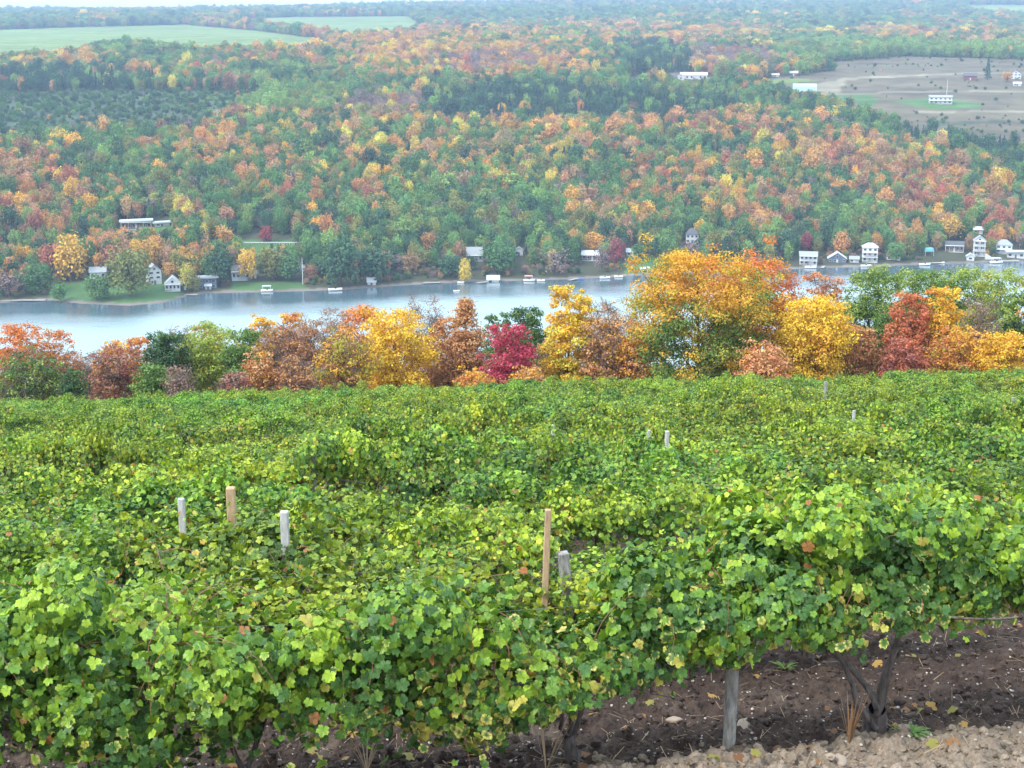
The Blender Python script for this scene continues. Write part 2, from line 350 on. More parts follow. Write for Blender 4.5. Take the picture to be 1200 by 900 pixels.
def choose(px, py, X, Y):
    n = len(px); yi = np.interp(py, WARM_Y, np.arange(8)); xi = np.clip((px - 50) / 100, 0, 11)
    y0 = np.clip(yi.astype(int), 0, 6); x0 = np.clip(xi.astype(int), 0, 10); fy = yi - y0; fx = xi - x0
    wv = (WARM[y0, x0] * (1 - fx) + WARM[y0, x0 + 1] * fx) * (1 - fy) + (WARM[y0 + 1, x0] * (1 - fx) + WARM[y0 + 1, x0 + 1] * fx) * fy
    sc = 35 + Y * .02
    nz = fbm(X / sc, Y / sc, 3, 41); nz = (nz - .44) * 3.0; u = rng.random(n)
    warm = (wv - .12) + nz * .48 + (u - .5) * .78 > .5
    u = rng.random(n); hue = np.clip(fbm(X / (sc * 1.4), Y / (sc * 1.4), 2, 77) * 1.1 + .12 + (rng.random(n) - .5) * .8, 0, 1)
    wl = ['crimson','red','salmon','salmon','orange','orange','orange','gold','gold','yellow','tan','rust','yellow','olive']
    order = ['red','rust','rust','salmon','orange','tan','orange','tan','gold','orange','gold','yellow','yellow','olive']
    gl = ['conifer','dark','dark','mid','green','green','green','mid','mid','olive','light','mauve','olive','light']
    out = []
    cz = np.zeros(n, bool)
    for z in Z_CON: cz |= inpoly(px, py, z)
    bz = np.zeros(n, bool)
    for z in Z_BARE: bz |= inpoly(px, py, z)
    lz = np.zeros(n, bool)
    for z in Z_LIGHT: lz |= inpoly(px, py, z)
    for i in range(n):
        r = u[i]
        if cz[i] and r < .93: c = 'conifer' if r < .75 else 'dark'
        elif bz[i] and r < .8: c = 'mauve'
        elif lz[i] and r < .8: c = 'light' if r < .55 else 'mid'
        elif warm[i]: c = order[min(13, int(hue[i] * 14))]
        else: c = gl[int(r * 14)]
        out.append(c)
    return out

# ------------------------------------------------------------------ terrain sheet
us = np.linspace(-1, 1, 641); us = np.sign(us) * (np.abs(us) ** 1.25) * .95
ys = np.concatenate([np.linspace(-60, 4, 20), np.linspace(4, 8.4, 45)[1:], np.linspace(8.4, 17, 330)[1:], np.geomspace(17, 70, 150)[1:], np.linspace(70, 600, 60)[1:],
    np.linspace(600, 900, 130)[1:], np.geomspace(900, 9500, 330)[1:]])
UU, YY = np.meshgrid(us, ys); XX = UU * np.sqrt(np.maximum(YY, 0) ** 2 + 9 ** 2) * np.where(YY < 60, .62 + .38 * sstep(17, 60, YY), 1)
ZZ = height(XX.ravel(), YY.ravel()).reshape(XX.shape)
X, Y, Z = XX.ravel(), YY.ravel(), ZZ.ravel()
gc = np.empty((len(X), 3)); gc[:] = (.055, .06, .032)                       # forest floor: leaf litter and grass
q = rowcoord(X, Y)
vy = Y < 106; nz = fbm(X * 1.3, Y * 1.3, 4, 61)
soil = np.array([.068, .048, .041]); dry = np.array([.25, .20, .155])
kd = np.clip((nz - .52) * 4, 0, 1)[:, None] * .35
vc = soil * (1 - kd) + dry * kd
lp = 1 - sstep(-.07, .0, q + .07 * np.clip(POSTX - X, 0, 9) + .10 * (fbm(X * 3, Y * 3, 2, 31) - .4)); vc = vc * (1 - lp[:, None]) + dry * lp[:, None]
far = 1 - (1 - sstep(30, 60, Y))[:, None]; vc = vc * (1 - far) + np.array([.07, .08, .04]) * far
gc[vy] = vc[vy]
fm = Y > 600; px, py, _ = proj(X, Y, Z)
for poly, c, _t in FIELDS: gc[fm & inpoly(px, py, poly)] = c
for poly, c in STRIPS: gc[fm & inpoly(px, py, poly)] = c
ft = fm & (Y > 1000); gc[ft] *= (1 + .9 * (fbm(X[ft] / 140, Y[ft] / 12, 3, 71) - .44) + .5 * (fbm(X[ft] / 30, Y[ft] / 30, 3, 72) - .44))[:, None]
br = fm & (Z > LAKE - 6) & (Z < LAKE + .75); gc[br] = (.16, .14, .125)
NY, NX = XX.shape
i = np.arange(NY - 1)[:, None] * NX + np.arange(NX - 1)[None]
Fq = np.stack([i, i + 1, i + NX + 1, i + NX], -1).reshape(-1, 4)
V = np.stack([X, Y, Z], 1)
g = obj('ground', mesh_np('ground', V, Fq, M_ground, True, {'col': ('FLOAT_COLOR', gc)})); tag(g, None, None, kind='structure')
# water sheet
xs = np.linspace(-1500, 1500, 161); yw = np.linspace(470, 1000, 120); A, B = np.meshgrid(xs, yw); A = A.ravel(); B = B.ravel()
wind_reflection = .07 + .93 * sstep(14, 80, shore(A) - B + 26 * (fbm(A / 60, B / 25, 3, 91) - .45) * 2)  # ripple strength by distance from shore; also blends the painted reflection
i = np.arange(119)[:, None] * 161 + np.arange(160)[None]; Fq = np.stack([i, i + 1, i + 162, i + 161], -1).reshape(-1, 4)
lk = obj('lake_water', mesh_np('lake_water', np.stack([A, B, np.full(len(A), LAKE)], 1), Fq, M_water, True, {'wind_reflection': ('FLOAT', wind_reflection)})); tag(lk, None, None, kind='structure')
# air
hb = MB().box(-11000, 11000, -400, 12000, -160, 330).build('haze', None); tag(hb, None, None, kind='stuff')
m = bpy.data.materials.new('haze_air'); m.use_nodes = True; m.node_tree.nodes.clear(); n = m.node_tree
oo = N(n, 'ShaderNodeOutputMaterial'); pv = N(n, 'ShaderNodeVolumePrincipled'); pv.inputs['Density'].default_value = HAZE_DENSITY; pv.inputs['Color'].default_value = (*HAZE_COLOR, 1)
n.links.new(pv.outputs[0], oo.inputs['Volume']); hb.data.materials.append(m); hb.display_type = 'WIRE'

#@@TREES
# ------------------------------------------------------------------ trees
QV = np.array([(-.5, 0, 0), (0, -.62, .07), (.5, 0, 0), (0, .62, -.05)]); QF = np.array([(0, 1, 2, 3)])
def rand_frames(n, nrm=None, spread=1.0):
    a = norm(rng.normal(size=(n, 3)))
    if nrm is not None: a = norm(nrm + spread * a)
    t = norm(np.cross(a, norm(rng.normal(size=(n, 3))))); return t, np.cross(a, t), a
def limb(p0, d, length, r0, r1, n=6, wob=.12, up=.15):
    P = [np.array(p0, float)]; d = norm(np.array(d, float)); st = length / (n - 1)
    for k in range(n - 1):
        d = norm(d + rng.normal(size=3) * wob + np.array([0, 0, up * .5])); P.append(P[-1] + d * st)
    return np.array(P), np.linspace(r0, r1, n)
def skeleton(Ht, Rw, crown0, trunk_r, nl, shape, sub=3):
    """trunk, limbs and branchlets inside an envelope; returns tubes and tip points"""
    def env(t):                       # envelope radius at 0..1 through the crown
        return {'round': (max(.04, 1 - ((t - .56) / .49) ** 2) ** .5 if t > .56 else .72 + .28 * t / .56), 'cone': (1 - t) ** .7 * 1.02 + .05, 'column': .62 + .38 * math.sin(np.pi * t), 'vase': .45 + .55 * math.sin(np.pi * (.15 + .6 * t))}[shape]
    tb = []; tips = []
    tr, rr = limb((0, 0, -.4), (0, 0, 1), Ht * .93, trunk_r, trunk_r * .12, 9, .05, .5); tb.append(tube(tr, rr, 8))
    for k in range(nl):
        t = (k + rng.random() * .7) / nl; hz_ = crown0 + (Ht - crown0) * t * .92; zz = hz_ * .8
        p0 = np.array([np.interp(zz, tr[:, 2], tr[:, j]) for j in range(3)]); r_ = Rw * env(t)
        a = k * 2.399 + rng.random() * .7; d = np.array([math.cos(a), math.sin(a), .35 + .9 * t]); L = r_ * (.8 + .25 * rng.random())
        lr = max(.02, trunk_r * .45 * (1 - t * .6)); P, rad = limb(p0, d, L, lr, lr * .25, 6, .14, .25); tb.append(tube(P, rad, 5))
        tips.append(P[-1]); tips.append(P[3])
        for s in range(sub):
            q0 = P[2 + s % 4]; a2 = a + (rng.random() - .5) * 2.6; d2 = np.array([math.cos(a2), math.sin(a2), .3 + rng.random() * .7])
            P2, r2 = limb(q0, d2, L * (.35 + .3 * rng.random()), lr * .35, lr * .1, 4, .2, .2); tb.append(tube(P2, r2, 4)); tips.append(P2[-1])
    tips.append(tr[-1]); return tb, np.array(tips), env
def crown_leaves(tips, env, Ht, Rw, crown0, nleaf, lsize, clumpr, cols, mixh=0., extra=.6, seed=0, flat=.55, hollow=.4, twigs=False, spread=.75):
    """leaf clumps at branch tips and through the envelope -> V,F,col"""
    ne = int(len(tips) * extra); ex = []
    for _ in range(ne):
        t = rng.random() ** .8; a = rng.random() * 2 * np.pi; r_ = Rw * env(t) * (hollow + (1 - hollow) * rng.random()) * .95 if t < .55 else Rw * env(t) * rng.random() ** .5 * .95
        ex.append((r_ * math.cos(a), r_ * math.sin(a), crown0 + (Ht - crown0) * t))
    C = np.concatenate([tips, np.array(ex).reshape(-1, 3)]); nc = len(C)
    cr = clumpr * (.55 + .75 * rng.random(nc)); cr *= (1.0 + .3 * (C[:, 2] < Ht * .8))
    p = cr ** 2.0; k = rng.choice(nc, nleaf, p=p / p.sum())
    dv = norm(rng.normal(size=(nleaf, 3))); rr = rng.random(nleaf) ** .5 * 1.05
    lobes = 1 + .25 * np.sin(dv[:, 0] * 5 + k) * np.cos(dv[:, 1] * 4 + k * 1.7)
    pos = C[k] + dv * (rr * cr[k] * lobes)[:, None] * np.array([1, 1, flat])
    pos[:, 2] = np.maximum(pos[:, 2], Ht * (.03 + .07 * rng.random(nleaf)))
    t, bt, nn = rand_frames(nleaf, dv * 1.0 + np.array([0, 0, .5]), spread)
    if twigs: tv = np.array([(-.035, -1, 0), (.035, -1, 0), (.02, 1, .02), (-.02, 1, .02)])
    else: tv = QV
    V, Fq = stamp(tv, QF, pos, t, bt, nn, lsize * (.6 + .8 * rng.random(nleaf)))
    cols = np.array(cols, float); m_ = len(cols)
    cn = rng.random(nc) * .8 + fbm(C[:, 0] / (Rw * .8) + seed, C[:, 2] / (Rw * .8) + C[:, 1] / Rw, 2, 13) * 1.2 - .55
    hh = (C[:, 2] - crown0) / (Ht - crown0); cn = np.clip(cn * (1 - abs(mixh)) + mixh * hh + (mixh < 0) * -mixh, 0, .999)
    ci = (cn[k] * m_ + (rng.random(nleaf) - .5) * .9).clip(0, m_ - 1e-3).astype(int)
    cl = cols[ci] * (.72 + .5 * rng.random(nleaf))[:, None] * (.85 + .3 * rng.random(nc))[k][:, None]
    return V, Fq, np.repeat(cl, 4, axis=0)

# near tree line below the vineyard -----------------------------------------------------------
C_ = dict(orange=(.60,.21,.055), salmon=(.56,.21,.11), gold=(.66,.36,.04), yellow=(.78,.53,.05), lemon=(.62,.52,.06), olive=(.38,.34,.045), green=(.12,.21,.045), dkgreen=(.05,.11,.04),
    lime=(.30,.38,.07), rust=(.48,.22,.09), brown=(.38,.20,.11), mauve=(.34,.215,.18), tan=(.50,.29,.14), red=(.52,.15,.07), crimson=(.48,.06,.11), wine=(.36,.13,.10), peach=(.62,.33,.15))
def pc(*k): return [C_[x] for x in k]
# px, top py, width px, distance, colours, shape, height-mix, leaf factor, bark, label
NEAR = [
 (22,382,70,134,pc('orange','orange','salmon','rust'),'round',0,1,0,'orange-leaved maple at the left end of the tree line, taller of two'),
 (58,389,62,136,pc('rust','orange','salmon','orange'),'round',0,.9,0,'salmon orange maple beside the left-end orange tree, in front of the lake'),
 (32,418,72,117,pc('green','lime','dkgreen','green'),'vase',0,.75,1,'pale-stemmed green tree standing before the leftmost orange maples'),
 (84,432,27,115,pc('dkgreen','dkgreen','green'),'round',0,1.1,0,'small rounded dark green tree between the leftmost green tree and the maroon thicket'),
 (98,413,44,128,pc('mauve','brown','rust'),'vase',0,.35,1,'sparse half-bare grey brown tree with thin twigs against the lake, leftmost bare one'),
 (135,408,56,124,pc('wine','brown','rust','mauve'),'vase',0,.8,0,'maroon brown tree in front of the small yellow orange crowns'),
 (136,400,44,139,pc('gold','yellow','orange'),'round',0,1,0,'small yellow crown peeking over the maroon brown tree'),
 (160,395,36,136,pc('orange','gold','orange'),'column',0,1,0,'narrow orange tree touching the dark green oak'),
 (192,390,60,128,pc('dkgreen','dkgreen','green'),'round',0,1.2,0,'dark green oak between the narrow orange tree and the yellow-green tree'),
 (180,428,44,115,pc('green','green','lime'),'round',0,1.1,0,'low mid-green tree at the foot of the dark green oak'),
 (209,430,30,113,pc('mauve','mauve','brown'),'vase',0,.3,1,'small bare grey shrub under the dark green oak'),
 (214,384,36,142,pc('mauve','wine','rust'),'vase',0,.5,0,'thin reddish bare-topped tree behind the dark green oak'),
 (246,381,74,131,pc('lime','olive','lime','olive'),'round',0,1.1,0,'broad yellow-green maple right of the dark green oak'),
 (285,388,56,127,pc('green','green','dkgreen'),'round',0,1.1,0,'green tree leaning over the right side of the yellow-green maple'),
 (240,379,44,143,pc('rust','wine','rust'),'round',0,1,0,'rust red crown showing above the yellow-green maple'),
 (305,369,46,144,pc('gold','yellow','orange'),'round',0,1,0,'golden crown behind the mauve thicket, the left one of a pair'),
 (341,367,48,146,pc('gold','orange','yellow'),'round',0,1,0,'golden orange crown behind the mauve thicket, the right one of a pair'),
 (324,386,48,130,pc('mauve','brown','mauve'),'vase',0,.8,0,'mauve brown thinning tree below the pair of golden crowns'),
 (362,378,64,128,pc('mauve','brown','rust','mauve'),'vase',0,.8,0,'broad mauve brown tree with fine twigs left of the big orange and yellow pair'),
 (396,362,44,140,pc('mauve','mauve'),'vase',0,.35,1,'tall bare grey-mauve tree behind the orange tree'),
 (305,414,40,114,pc('rust','tan','gold'),'column',0,.9,0,'narrow tan and yellow sapling below the mauve trees'),
 (275,438,36,112,pc('wine','mauve','rust'),'round',0,.7,0,'low wine-coloured shrub at the vineyard edge under the green trees'),
 (343,420,44,114,pc('rust','tan','brown'),'round',0,.8,0,'low rusty bush beside the tan and yellow sapling'),
 (404,395,62,118,pc('olive','gold','rust','olive'),'vase',0,.8,0,'olive and orange spreading tree with dark limbs in front of the orange maple'),
 (426,362,72,134,pc('orange','gold','orange'),'round',0,1,0,'bright orange maple left of the big yellow one'),
 (465,363,80,124,pc('yellow','gold','yellow','lemon'),'round',0,1.15,0,'big bright yellow maple left of the bare tree'),
 (497,349,50,138,pc('mauve','mauve','brown'),'vase',0,.25,1,'tall bare twiggy tree between the yellow maple and the brown pyramidal tree'),
 (524,374,52,129,pc('rust','brown','tan'),'round',0,.9,0,'lower brown crown leaning on the tall russet tree'),
 (546,353,66,127,pc('rust','tan','rust','brown'),'cone',0,1,0,'tall russet brown pyramidal tree left of the crimson one'),
 (582,367,40,141,pc('green','dkgreen','lime'),'round',0,1,0,'small green crown peeking above the crimson tree'),
 (614,362,60,134,pc('dkgreen','green','dkgreen'),'round',0,1.2,0,'dark green tree rising behind the crimson tree'),
 (597,380,52,121,pc('crimson','crimson','wine'),'vase',0,.95,0,'crimson pink tree with spreading layered branches'),
 (622,434,50,112,pc('tan','gold','peach'),'round',0,1,0,'low tan orange bush in front of the crimson tree'),
 (556,437,50,112,pc('gold','rust','orange'),'round',0,.9,0,'low orange bush at the foot of the russet tree'),
 (668,338,58,122,pc('lemon','yellow','gold','olive'),'column',.3,1.25,0,'tall lobed yellow tree with olive lower leaves standing alone against the water'),
 (640,400,40,126,pc('brown','olive','tan'),'vase',0,.6,0,'thin brown tree beside the lobed yellow tree'),
 (708,352,52,137,pc('peach','mauve','tan'),'vase',0,.35,1,'nearly bare peach-tinted tree behind the thick dark trunk'),
 (718,374,70,121,pc('peach','tan','gold','salmon'),'vase',0,.75,0,'peach and tan tree with a thick dark trunk left of the giant maple'),
 (752,385,52,119,pc('gold','peach','orange'),'round',0,.9,0,'golden peach tree pressed against the left flank of the giant maple'),
 (822,297,158,117,pc('green','olive','gold','gold','orange','orange'),'round',.36,1.15,0,'giant maple, green below and orange at its top, tallest in the tree line'),
 (892,305,92,123,pc('olive','gold','orange','red','salmon'),'round',.5,1.1,0,'red-orange maple with a green tip joined to the right of the giant'),
 (862,312,60,131,pc('peach','gold','tan'),'round',0,.8,0,'pale peach crown squeezed between the giant maple and the red-orange one'),
 (897,404,60,110,pc('peach','salmon','gold'),'round',0,.9,0,'low peach and salmon tree in front of the red-orange maple'),
 (966,320,50,141,pc('salmon','peach','mauve'),'vase',0,.7,0,'pink salmon tree rising behind the bright yellow maple'),
 (955,350,84,117,pc('yellow','yellow','gold'),'round',0,1.3,0,'bright lemon yellow maple right of the giant maple'),
 (932,372,44,126,pc('salmon','orange','gold'),'round',0,.9,0,'salmon orange tree half hidden behind the lemon yellow maple'),
 (1003,384,56,120,pc('rust','tan','orange'),'round',0,1,0,'rusty orange tree between the lemon yellow maple and the red column'),
 (1030,316,84,139,pc('green','lime','green','olive'),'round',0,1.15,0,'broad light green tree behind the red column, leftmost of the green bank'),
 (1078,318,78,142,pc('green','lime','green'),'round',0,1.15,0,'light green tree in the middle of the green bank behind the red and gold columns'),
 (1128,316,76,143,pc('lime','green','lime'),'round',0,1.15,0,'yellow-green tree behind the top of the golden column'),
 (1176,316,70,136,pc('lime','olive','green','peach'),'round',0,1,0,'olive green tree with peach tips at the right edge'),
 (1046,366,50,124,pc('green','dkgreen','rust'),'round',0,1,0,'dark green and rust tree at the foot of the green bank'),
 (1068,343,52,120,pc('red','rust','salmon','rust'),'column',0,1.05,0,'brick red columnar tree with a forked top'),
 (1060,398,50,113,pc('wine','red','rust'),'round',0,.9,0,'low wine red tree at the foot of the brick red column'),
 (1108,338,50,120,pc('gold','yellow','orange'),'column',0,1.15,0,'tall golden columnar tree right of the brick red one'),
 (1124,384,60,115,pc('gold','rust','orange','olive'),'round',0,.9,0,'lower gold and rust tree at the base of the golden column'),
 (1150,352,44,124,pc('mauve','mauve','olive'),'vase',0,.4,1,'bare grey tree right of the golden column'),
 (1176,389,56,113,pc('gold','yellow','gold'),'round',0,1.2,0,'round golden tree at the right edge below the olive green one'),
 (1196,345,50,128,pc('dkgreen','green','lime'),'round',0,1.1,0,'dark green tree at the right edge behind the round golden tree'),
 (1258,340,80,124,pc('green','orange','gold'),'round',0,1,0,'mixed green and orange tree beyond the right end of the tree line'),
 (-50,384,80,128,pc('orange','rust','gold'),'round',0,1,0,'orange tree beyond the left end of the tree line'),
]
shift = 0
for (px, py, wp, D, cols, shape, mixh, lf, grey, lab) in NEAR:
    r = ray(px, py); t = D / r[1]; x, y, zt = r[0] * t, D, r[2] * t
    zb = hz(x, y); Ht = max(2.2, zt - zb); Rw = wp * .5 * (y * cp - zt * sp) / F * 1.14
    low = Ht < 6; c0 = Ht * (.12 if low else .22)
    nl = int(8 + Rw * 1.6); tb, tips, env = skeleton(Ht * .97, Rw, c0, .05 + Ht * .014, nl, shape, 4)
    root = empty('autumn_tree' if grey == 0 else 'sparse_tree', (x, y, zb)); tag(root, lab, 'tree')
    bare = lf < .5
    if bare:
        for k in range(len(tips) * 2):
            q0 = tips[rng.integers(len(tips))]; P2, r2 = limb(q0, norm(rng.normal(size=3)) + np.array([0, 0, 1.1]), Rw * .4 + .5, .022, .008, 4, .2, .3); tb.append(tube(P2, r2, 3))
    V, Fs = join(tb); obj('trunk', mesh_np('tree_trunk', V, Fs, M_barkgrey if grey else M_bark, True), root)
    area = Rw * 2 * (Ht - c0)
    nleaf = int(min(85000, 320 * area * lf + 900)); ls = .145 if not bare else .12
    V, Fq, cl = crown_leaves(tips, env, Ht, Rw, c0, nleaf, ls, max(.42, min(1.0, Rw * .22)), cols, mixh, 2.4, px)
    o = obj('crown', mesh_np('tree_crown', V, Fq, M_leaf, False, {'col': ('FLOAT_COLOR', cl)}), root); o['tint'] = (1., 1., 1.)
    if lf < .9:
        V, Fq, cl = crown_leaves(tips, env, Ht, Rw, c0, int(area * 45), .55, max(.7, Rw * .3), [(.17, .12, .11), (.12, .085, .075)], 0, .8, px, twigs=True)
        o = obj('twigs', mesh_np('tree_twigs', V, Fq, M_leaf, False, {'col': ('FLOAT_COLOR', cl)}), root); o['tint'] = (1., 1., 1.)

# ------------------------------------------------------------------ far tree kinds (shared meshes)
def far_mesh(kind, seed):
    if kind == 'conifer':
        n_ = 420; t = rng.random(n_) ** .8; a = rng.random(n_) * 2 * np.pi; lay = .75 + .25 * np.cos(t * 2 * np.pi * 9)
        r_ = .36 * (1 - t) * lay * (rng.random(n_) ** .35) + .01
        pos = np.stack([r_ * np.cos(a), r_ * np.sin(a), .08 + .95 * t], 1); nn = norm(np.stack([np.cos(a), np.sin(a), np.full(n_, .7)], 1))
        tx, ty, tz = rand_frames(n_, nn, .4); V, Fq = stamp(QV, QF, pos, tx, ty, tz, .085 * (.7 + .6 * rng.random(n_)))
        cl = np.repeat(np.ones((n_, 3)) * (.7 + .6 * rng.random(n_))[:, None], 4, axis=0); tb = [tube([(0, 0, -.08), (0, 0, .9)], [.03, .008], 4)]
    else:
        Rw = {'round': .42, 'tall': .31, 'wide': .55, 'bare': .36}[kind]; sh = {'round': 'round', 'tall': 'column', 'wide': 'round', 'bare': 'vase'}[kind]
        tb, tips, env = skeleton(.95, Rw, .16, .03, 12, sh, 2)
        for i_, (tv_, tf_) in enumerate(tb): pass
        tb[0] = tube([(0, 0, -.12), (.01, 0, .3), (0, .01, .85)], [.032, .025, .006], 5)
        if kind == 'bare': V, Fq, cl = crown_leaves(tips, env, .97, Rw, .14, 480, .045, .15, [(1, 1, 1), (.8, .8, .8)], 0, 1.0, seed)
        else: V, Fq, cl = crown_leaves(tips, env, .97, Rw, .14, 2200 if kind == 'wide' else 1600, .05, .14, [(1, 1, 1), (.86, .9, .86), (1.1, 1.05, 1)], 0, 1.5, seed, flat=.8, spread=.4)
    Vt, Ft = join(tb)
    crown = mesh_np('far_crown', V, Fq, M_far, False, {'col': ('FLOAT_COLOR', cl)}); trunk = mesh_np('far_trunk', Vt, Ft, M_bark)
    Va, Fa = join([(V, Fq)] + [(Vt, f) for f in Ft])   # whole tree in one mesh for the forest mass
    ca = np.concatenate([cl] + [np.ones((len(Vt), 3))] * len(Ft))
    whole = mesh_np('forest_tree', Va, Fa, M_far, False, {'col': ('FLOAT_COLOR', ca)})
    return crown, trunk, whole
KINDS = ['round'] * 4 + ['wide'] * 3 + ['tall'] * 3 + ['bare'] * 2 + ['conifer'] * 2
FAR = [far_mesh(k, i * 3.7) for i, k in enumerate(KINDS)]
KI = {k: [i for i, q_ in enumerate(KINDS) if q_ == k] for k in set(KINDS)}
def pick_kind(c):
    if c == 'conifer': return random.choice(KI['conifer'])
    if c == 'mauve': return random.choice(KI['bare'])
    return random.choice(KI['round'] * 2 + KI['wide'] + KI['tall'])

# ------------------------------------------------------------------ buildings, docks and boats on the far side
def hmat(name, c, rough=.7): return plain(name, c, rough, .08, 1.5)
W_white = hmat('white_siding', (.50, .51, .51)); W_cream = hmat('cream_siding', (.70, .68, .60)); W_blue = hmat('slate_blue_siding', (.09, .12, .17)); W_brown = hmat('brown_siding', (.16, .10, .075))
W_grey = hmat('grey_siding', (.34, .36, .37)); W_pale = hmat('pale_blue_siding', (.50, .60, .66)); W_red = hmat('dark_red_siding', (.16, .05, .055)); W_teal = hmat('teal_cloth', (.16, .46, .50))
R_grey = hmat('grey_shingles', (.26, .28, .30)); R_dark = hmat('dark_shingles', (.08, .085, .095)); R_pale = hmat('pale_metal_roof', (.46, .50, .52), .5); R_blue = hmat('light_blue_metal', (.32, .62, .78), .45); R_brown = hmat('brown_shingles', (.17, .12, .10))
M_glass, n, b, o = mat('dark_glass'); b.inputs['Base Color'].default_value = (.03, .04, .05, 1); b.inputs['Roughness'].default_value = .08
M_trim = hmat('white_trim', (.56, .57, .57), .5); M_wood = bark_mat('dock_planks', (.22, .21, .20), (.48, .46, .43), 3); M_pink = hmat('pink_cloth', (.62, .30, .34)); M_stone = hmat('stone_wall', (.30, .27, .25))
M_hullb = hmat('blue_hull', (.05, .14, .42), .3); M_hullw = hmat('white_hull', (.82, .83, .84), .3)
LAND = []; RECTS = []
def place(px, py, y0=600, water=False):
    if water:
        r = ray(px, py); t = (LAKE + .25) / r[2]; return r[0] * t, r[1] * t, LAKE
    return ground_at(px, py, y0)
def window_part(root, x, y, z, w_, h_, trim=M_trim):
    f = MB().box(x - w_/2 - .12, x + w_/2 + .12, y - .06, y + .05, z - .12, z + h_ + .12).build('window', trim, root)
    MB().box(x - w_/2, x + w_/2, y - .09, y - .055, z, z + h_).build('pane', M_glass, f)
def house(px, py, wp, hp, label, wall=W_white, roof=R_grey, gable='side', rows=1, cols=3, depth=.75, rz=0, roofk=.38, door=True, chimney=False, porch=None, name='house', cat='house', over=.5, win=True, short=None, y0=600):
    x, y, z = place(px, py, y0); s = (y * cp - z * sp) / F; W = wp * s * .86; Hh = hp * s * .86; D = max(W * depth, 4); hr = Hh * roofk; hw = Hh - hr
    root = empty(name, (x, y, z), rz - math.atan2(x, y) * .8); tag(root, label, cat)
    if gable == 'front':
        MB().prism([(-W/2, -3), (W/2, -3), (W/2, hw), (0, Hh - .15), (-W/2, hw)], 0, D).build('wall', wall, root)
        rf = MB(); e = over; k = hr / (W/2)
        for sg in (-1, 1): rf.prism([(0, Hh), (sg * (W/2 + e), hw - k * e), (sg * (W/2 + e), hw - k * e + .3), (0, Hh + .3)], -e, D + e)
    elif gable == 'side':
        MB().prismx([(0, -3), (D, -3), (D, hw), (D/2, Hh - .15), (0, hw)], -W/2, W/2).build('wall', wall, root)
        rf = MB(); e = over; k = hr / (D/2)
        for sg in (-1, 1): rf.prismx([(D/2, Hh), (D/2 + sg * (D/2 + e), hw - k * e), (D/2 + sg * (D/2 + e), hw - k * e + .3), (D/2, Hh + .3)], -W/2 - e, W/2 + e)
    elif gable == 'hip':
        MB().box(-W/2, W/2, 0, D, -3, hw).build('wall', wall, root); e = over
        V = np.array([(-W/2-e, -e, hw), (W/2+e, -e, hw), (W/2+e, D+e, hw), (-W/2-e, D+e, hw), (-W/6, D/2, Hh), (W/6, D/2, Hh)]); rf = MB()
        rf.parts = [(V, np.array([(0,1,5,4),(2,3,4,5),(0,3,2,1)])), (V, np.array([(1,2,5),(3,0,4)]))]
    elif gable == 'arch':
        a = np.linspace(0, np.pi, 9); MB().prismx([(0, -3), (D, -3), (D, hw), (0, hw)], -W/2, W/2).build('wall', wall, root)
        rf = MB().prismx([(D/2 - D/2 * 1.04 * math.cos(t), hw + hr * math.sin(t) ** .8) for t in a], -W/2 - .3, W/2 + .3)
    else:
        MB().box(-W/2, W/2, 0, D, -3, hw).build('wall', wall, root); rf = MB().prism([(-W/2 - over*2, hw), (W/2 + over*2, hw + (rz and .1 or .5)), (W/2 + over*2, Hh + .4), (-W/2 - over*2, Hh)], -1.5, D + .6)
    rfo = rf.build('roof', roof, root)
    if chimney: MB().box(W*.15, W*.15 + .9, D*.4, D*.4 + .9, Hh * .75, Hh + 1.3).build('chimney', W_brown, rfo)
    if win:
        fh = hw / rows; ww = min(1.7, W / cols * .5)
        for j in range(rows):
            for i in range(cols):
                xx = -W/2 + (i + .5) * W / cols
                if door and j == 0 and i == cols // 2: continue
                window_part(root, xx, 0, j * fh + fh * .32, ww, fh * .42)
        if gable == 'front' and hr > 2: window_part(root, 0, 0, hw + hr * .15, min(1.3, W*.16), hr * .35)
    if door:
        d = MB().box(-.55, .55, -.08, .04, 0, min(2.1, hw * .8)).build('door', W_blue if wall is W_white else W_white, root)
        MB().box(.35, .45, -.13, -.08, .95, 1.05).build('handle', M_wire, d)
    if porch:
        for j in range(porch):
            zf = j * (hw / max(rows, porch)); pz = zf + (hw / max(rows, porch)) * .95; p = MB().box(-W/2, W/2, -2.2, -.02, zf - .25, zf).box(-W/2, W/2, -2.25, -2.15, zf + .9, zf + 1.0)
            for i in range(5): xx = -W/2 + .1 + i * (W - .2) / 4; p.box(xx - .09, xx + .09, -2.2, -2.02, zf, pz)
            p.box(-W/2 - .2, W/2 + .2, -2.4, -.02, pz, pz + .18); p.build('porch', M_trim, root)
    wp *= .8; hp *= .95
    LAND.append((x, y, short or label.split(' with ')[0].split(' beside ')[0].split(' on ')[0].split(' above ')[0].split(' under ')[0]))
    RECTS.append((px - wp/2, px + wp/2, py - hp * .92, py - hp * .5, y)); return root
house(813, 93, 36, 9, 'long low white farm building with pale metal roof on the far hill', W_white, R_pale, 'side', 1, 6, .3, short='long white farm building')
house(798, 94, 9, 8, 'small white shed at the left end of the long white farm building', W_white, R_pale, 'front', 1, 1, 1, name='shed', cat='shed', short='small white hill shed', door=False)
house(908.5, 90, 10, 4, 'tiny white trailer in the field between the long white building and the red-roofed shed', W_white, R_pale, 'side', 1, 2, .4, name='trailer', cat='trailer', short='white trailer in the field')
house(930, 89, 11, 6, 'small dark red shed with pale roof in the upper field', W_red, R_pale, 'side', 1, 2, .7, name='shed', cat='shed', short='dark red shed in the upper field')
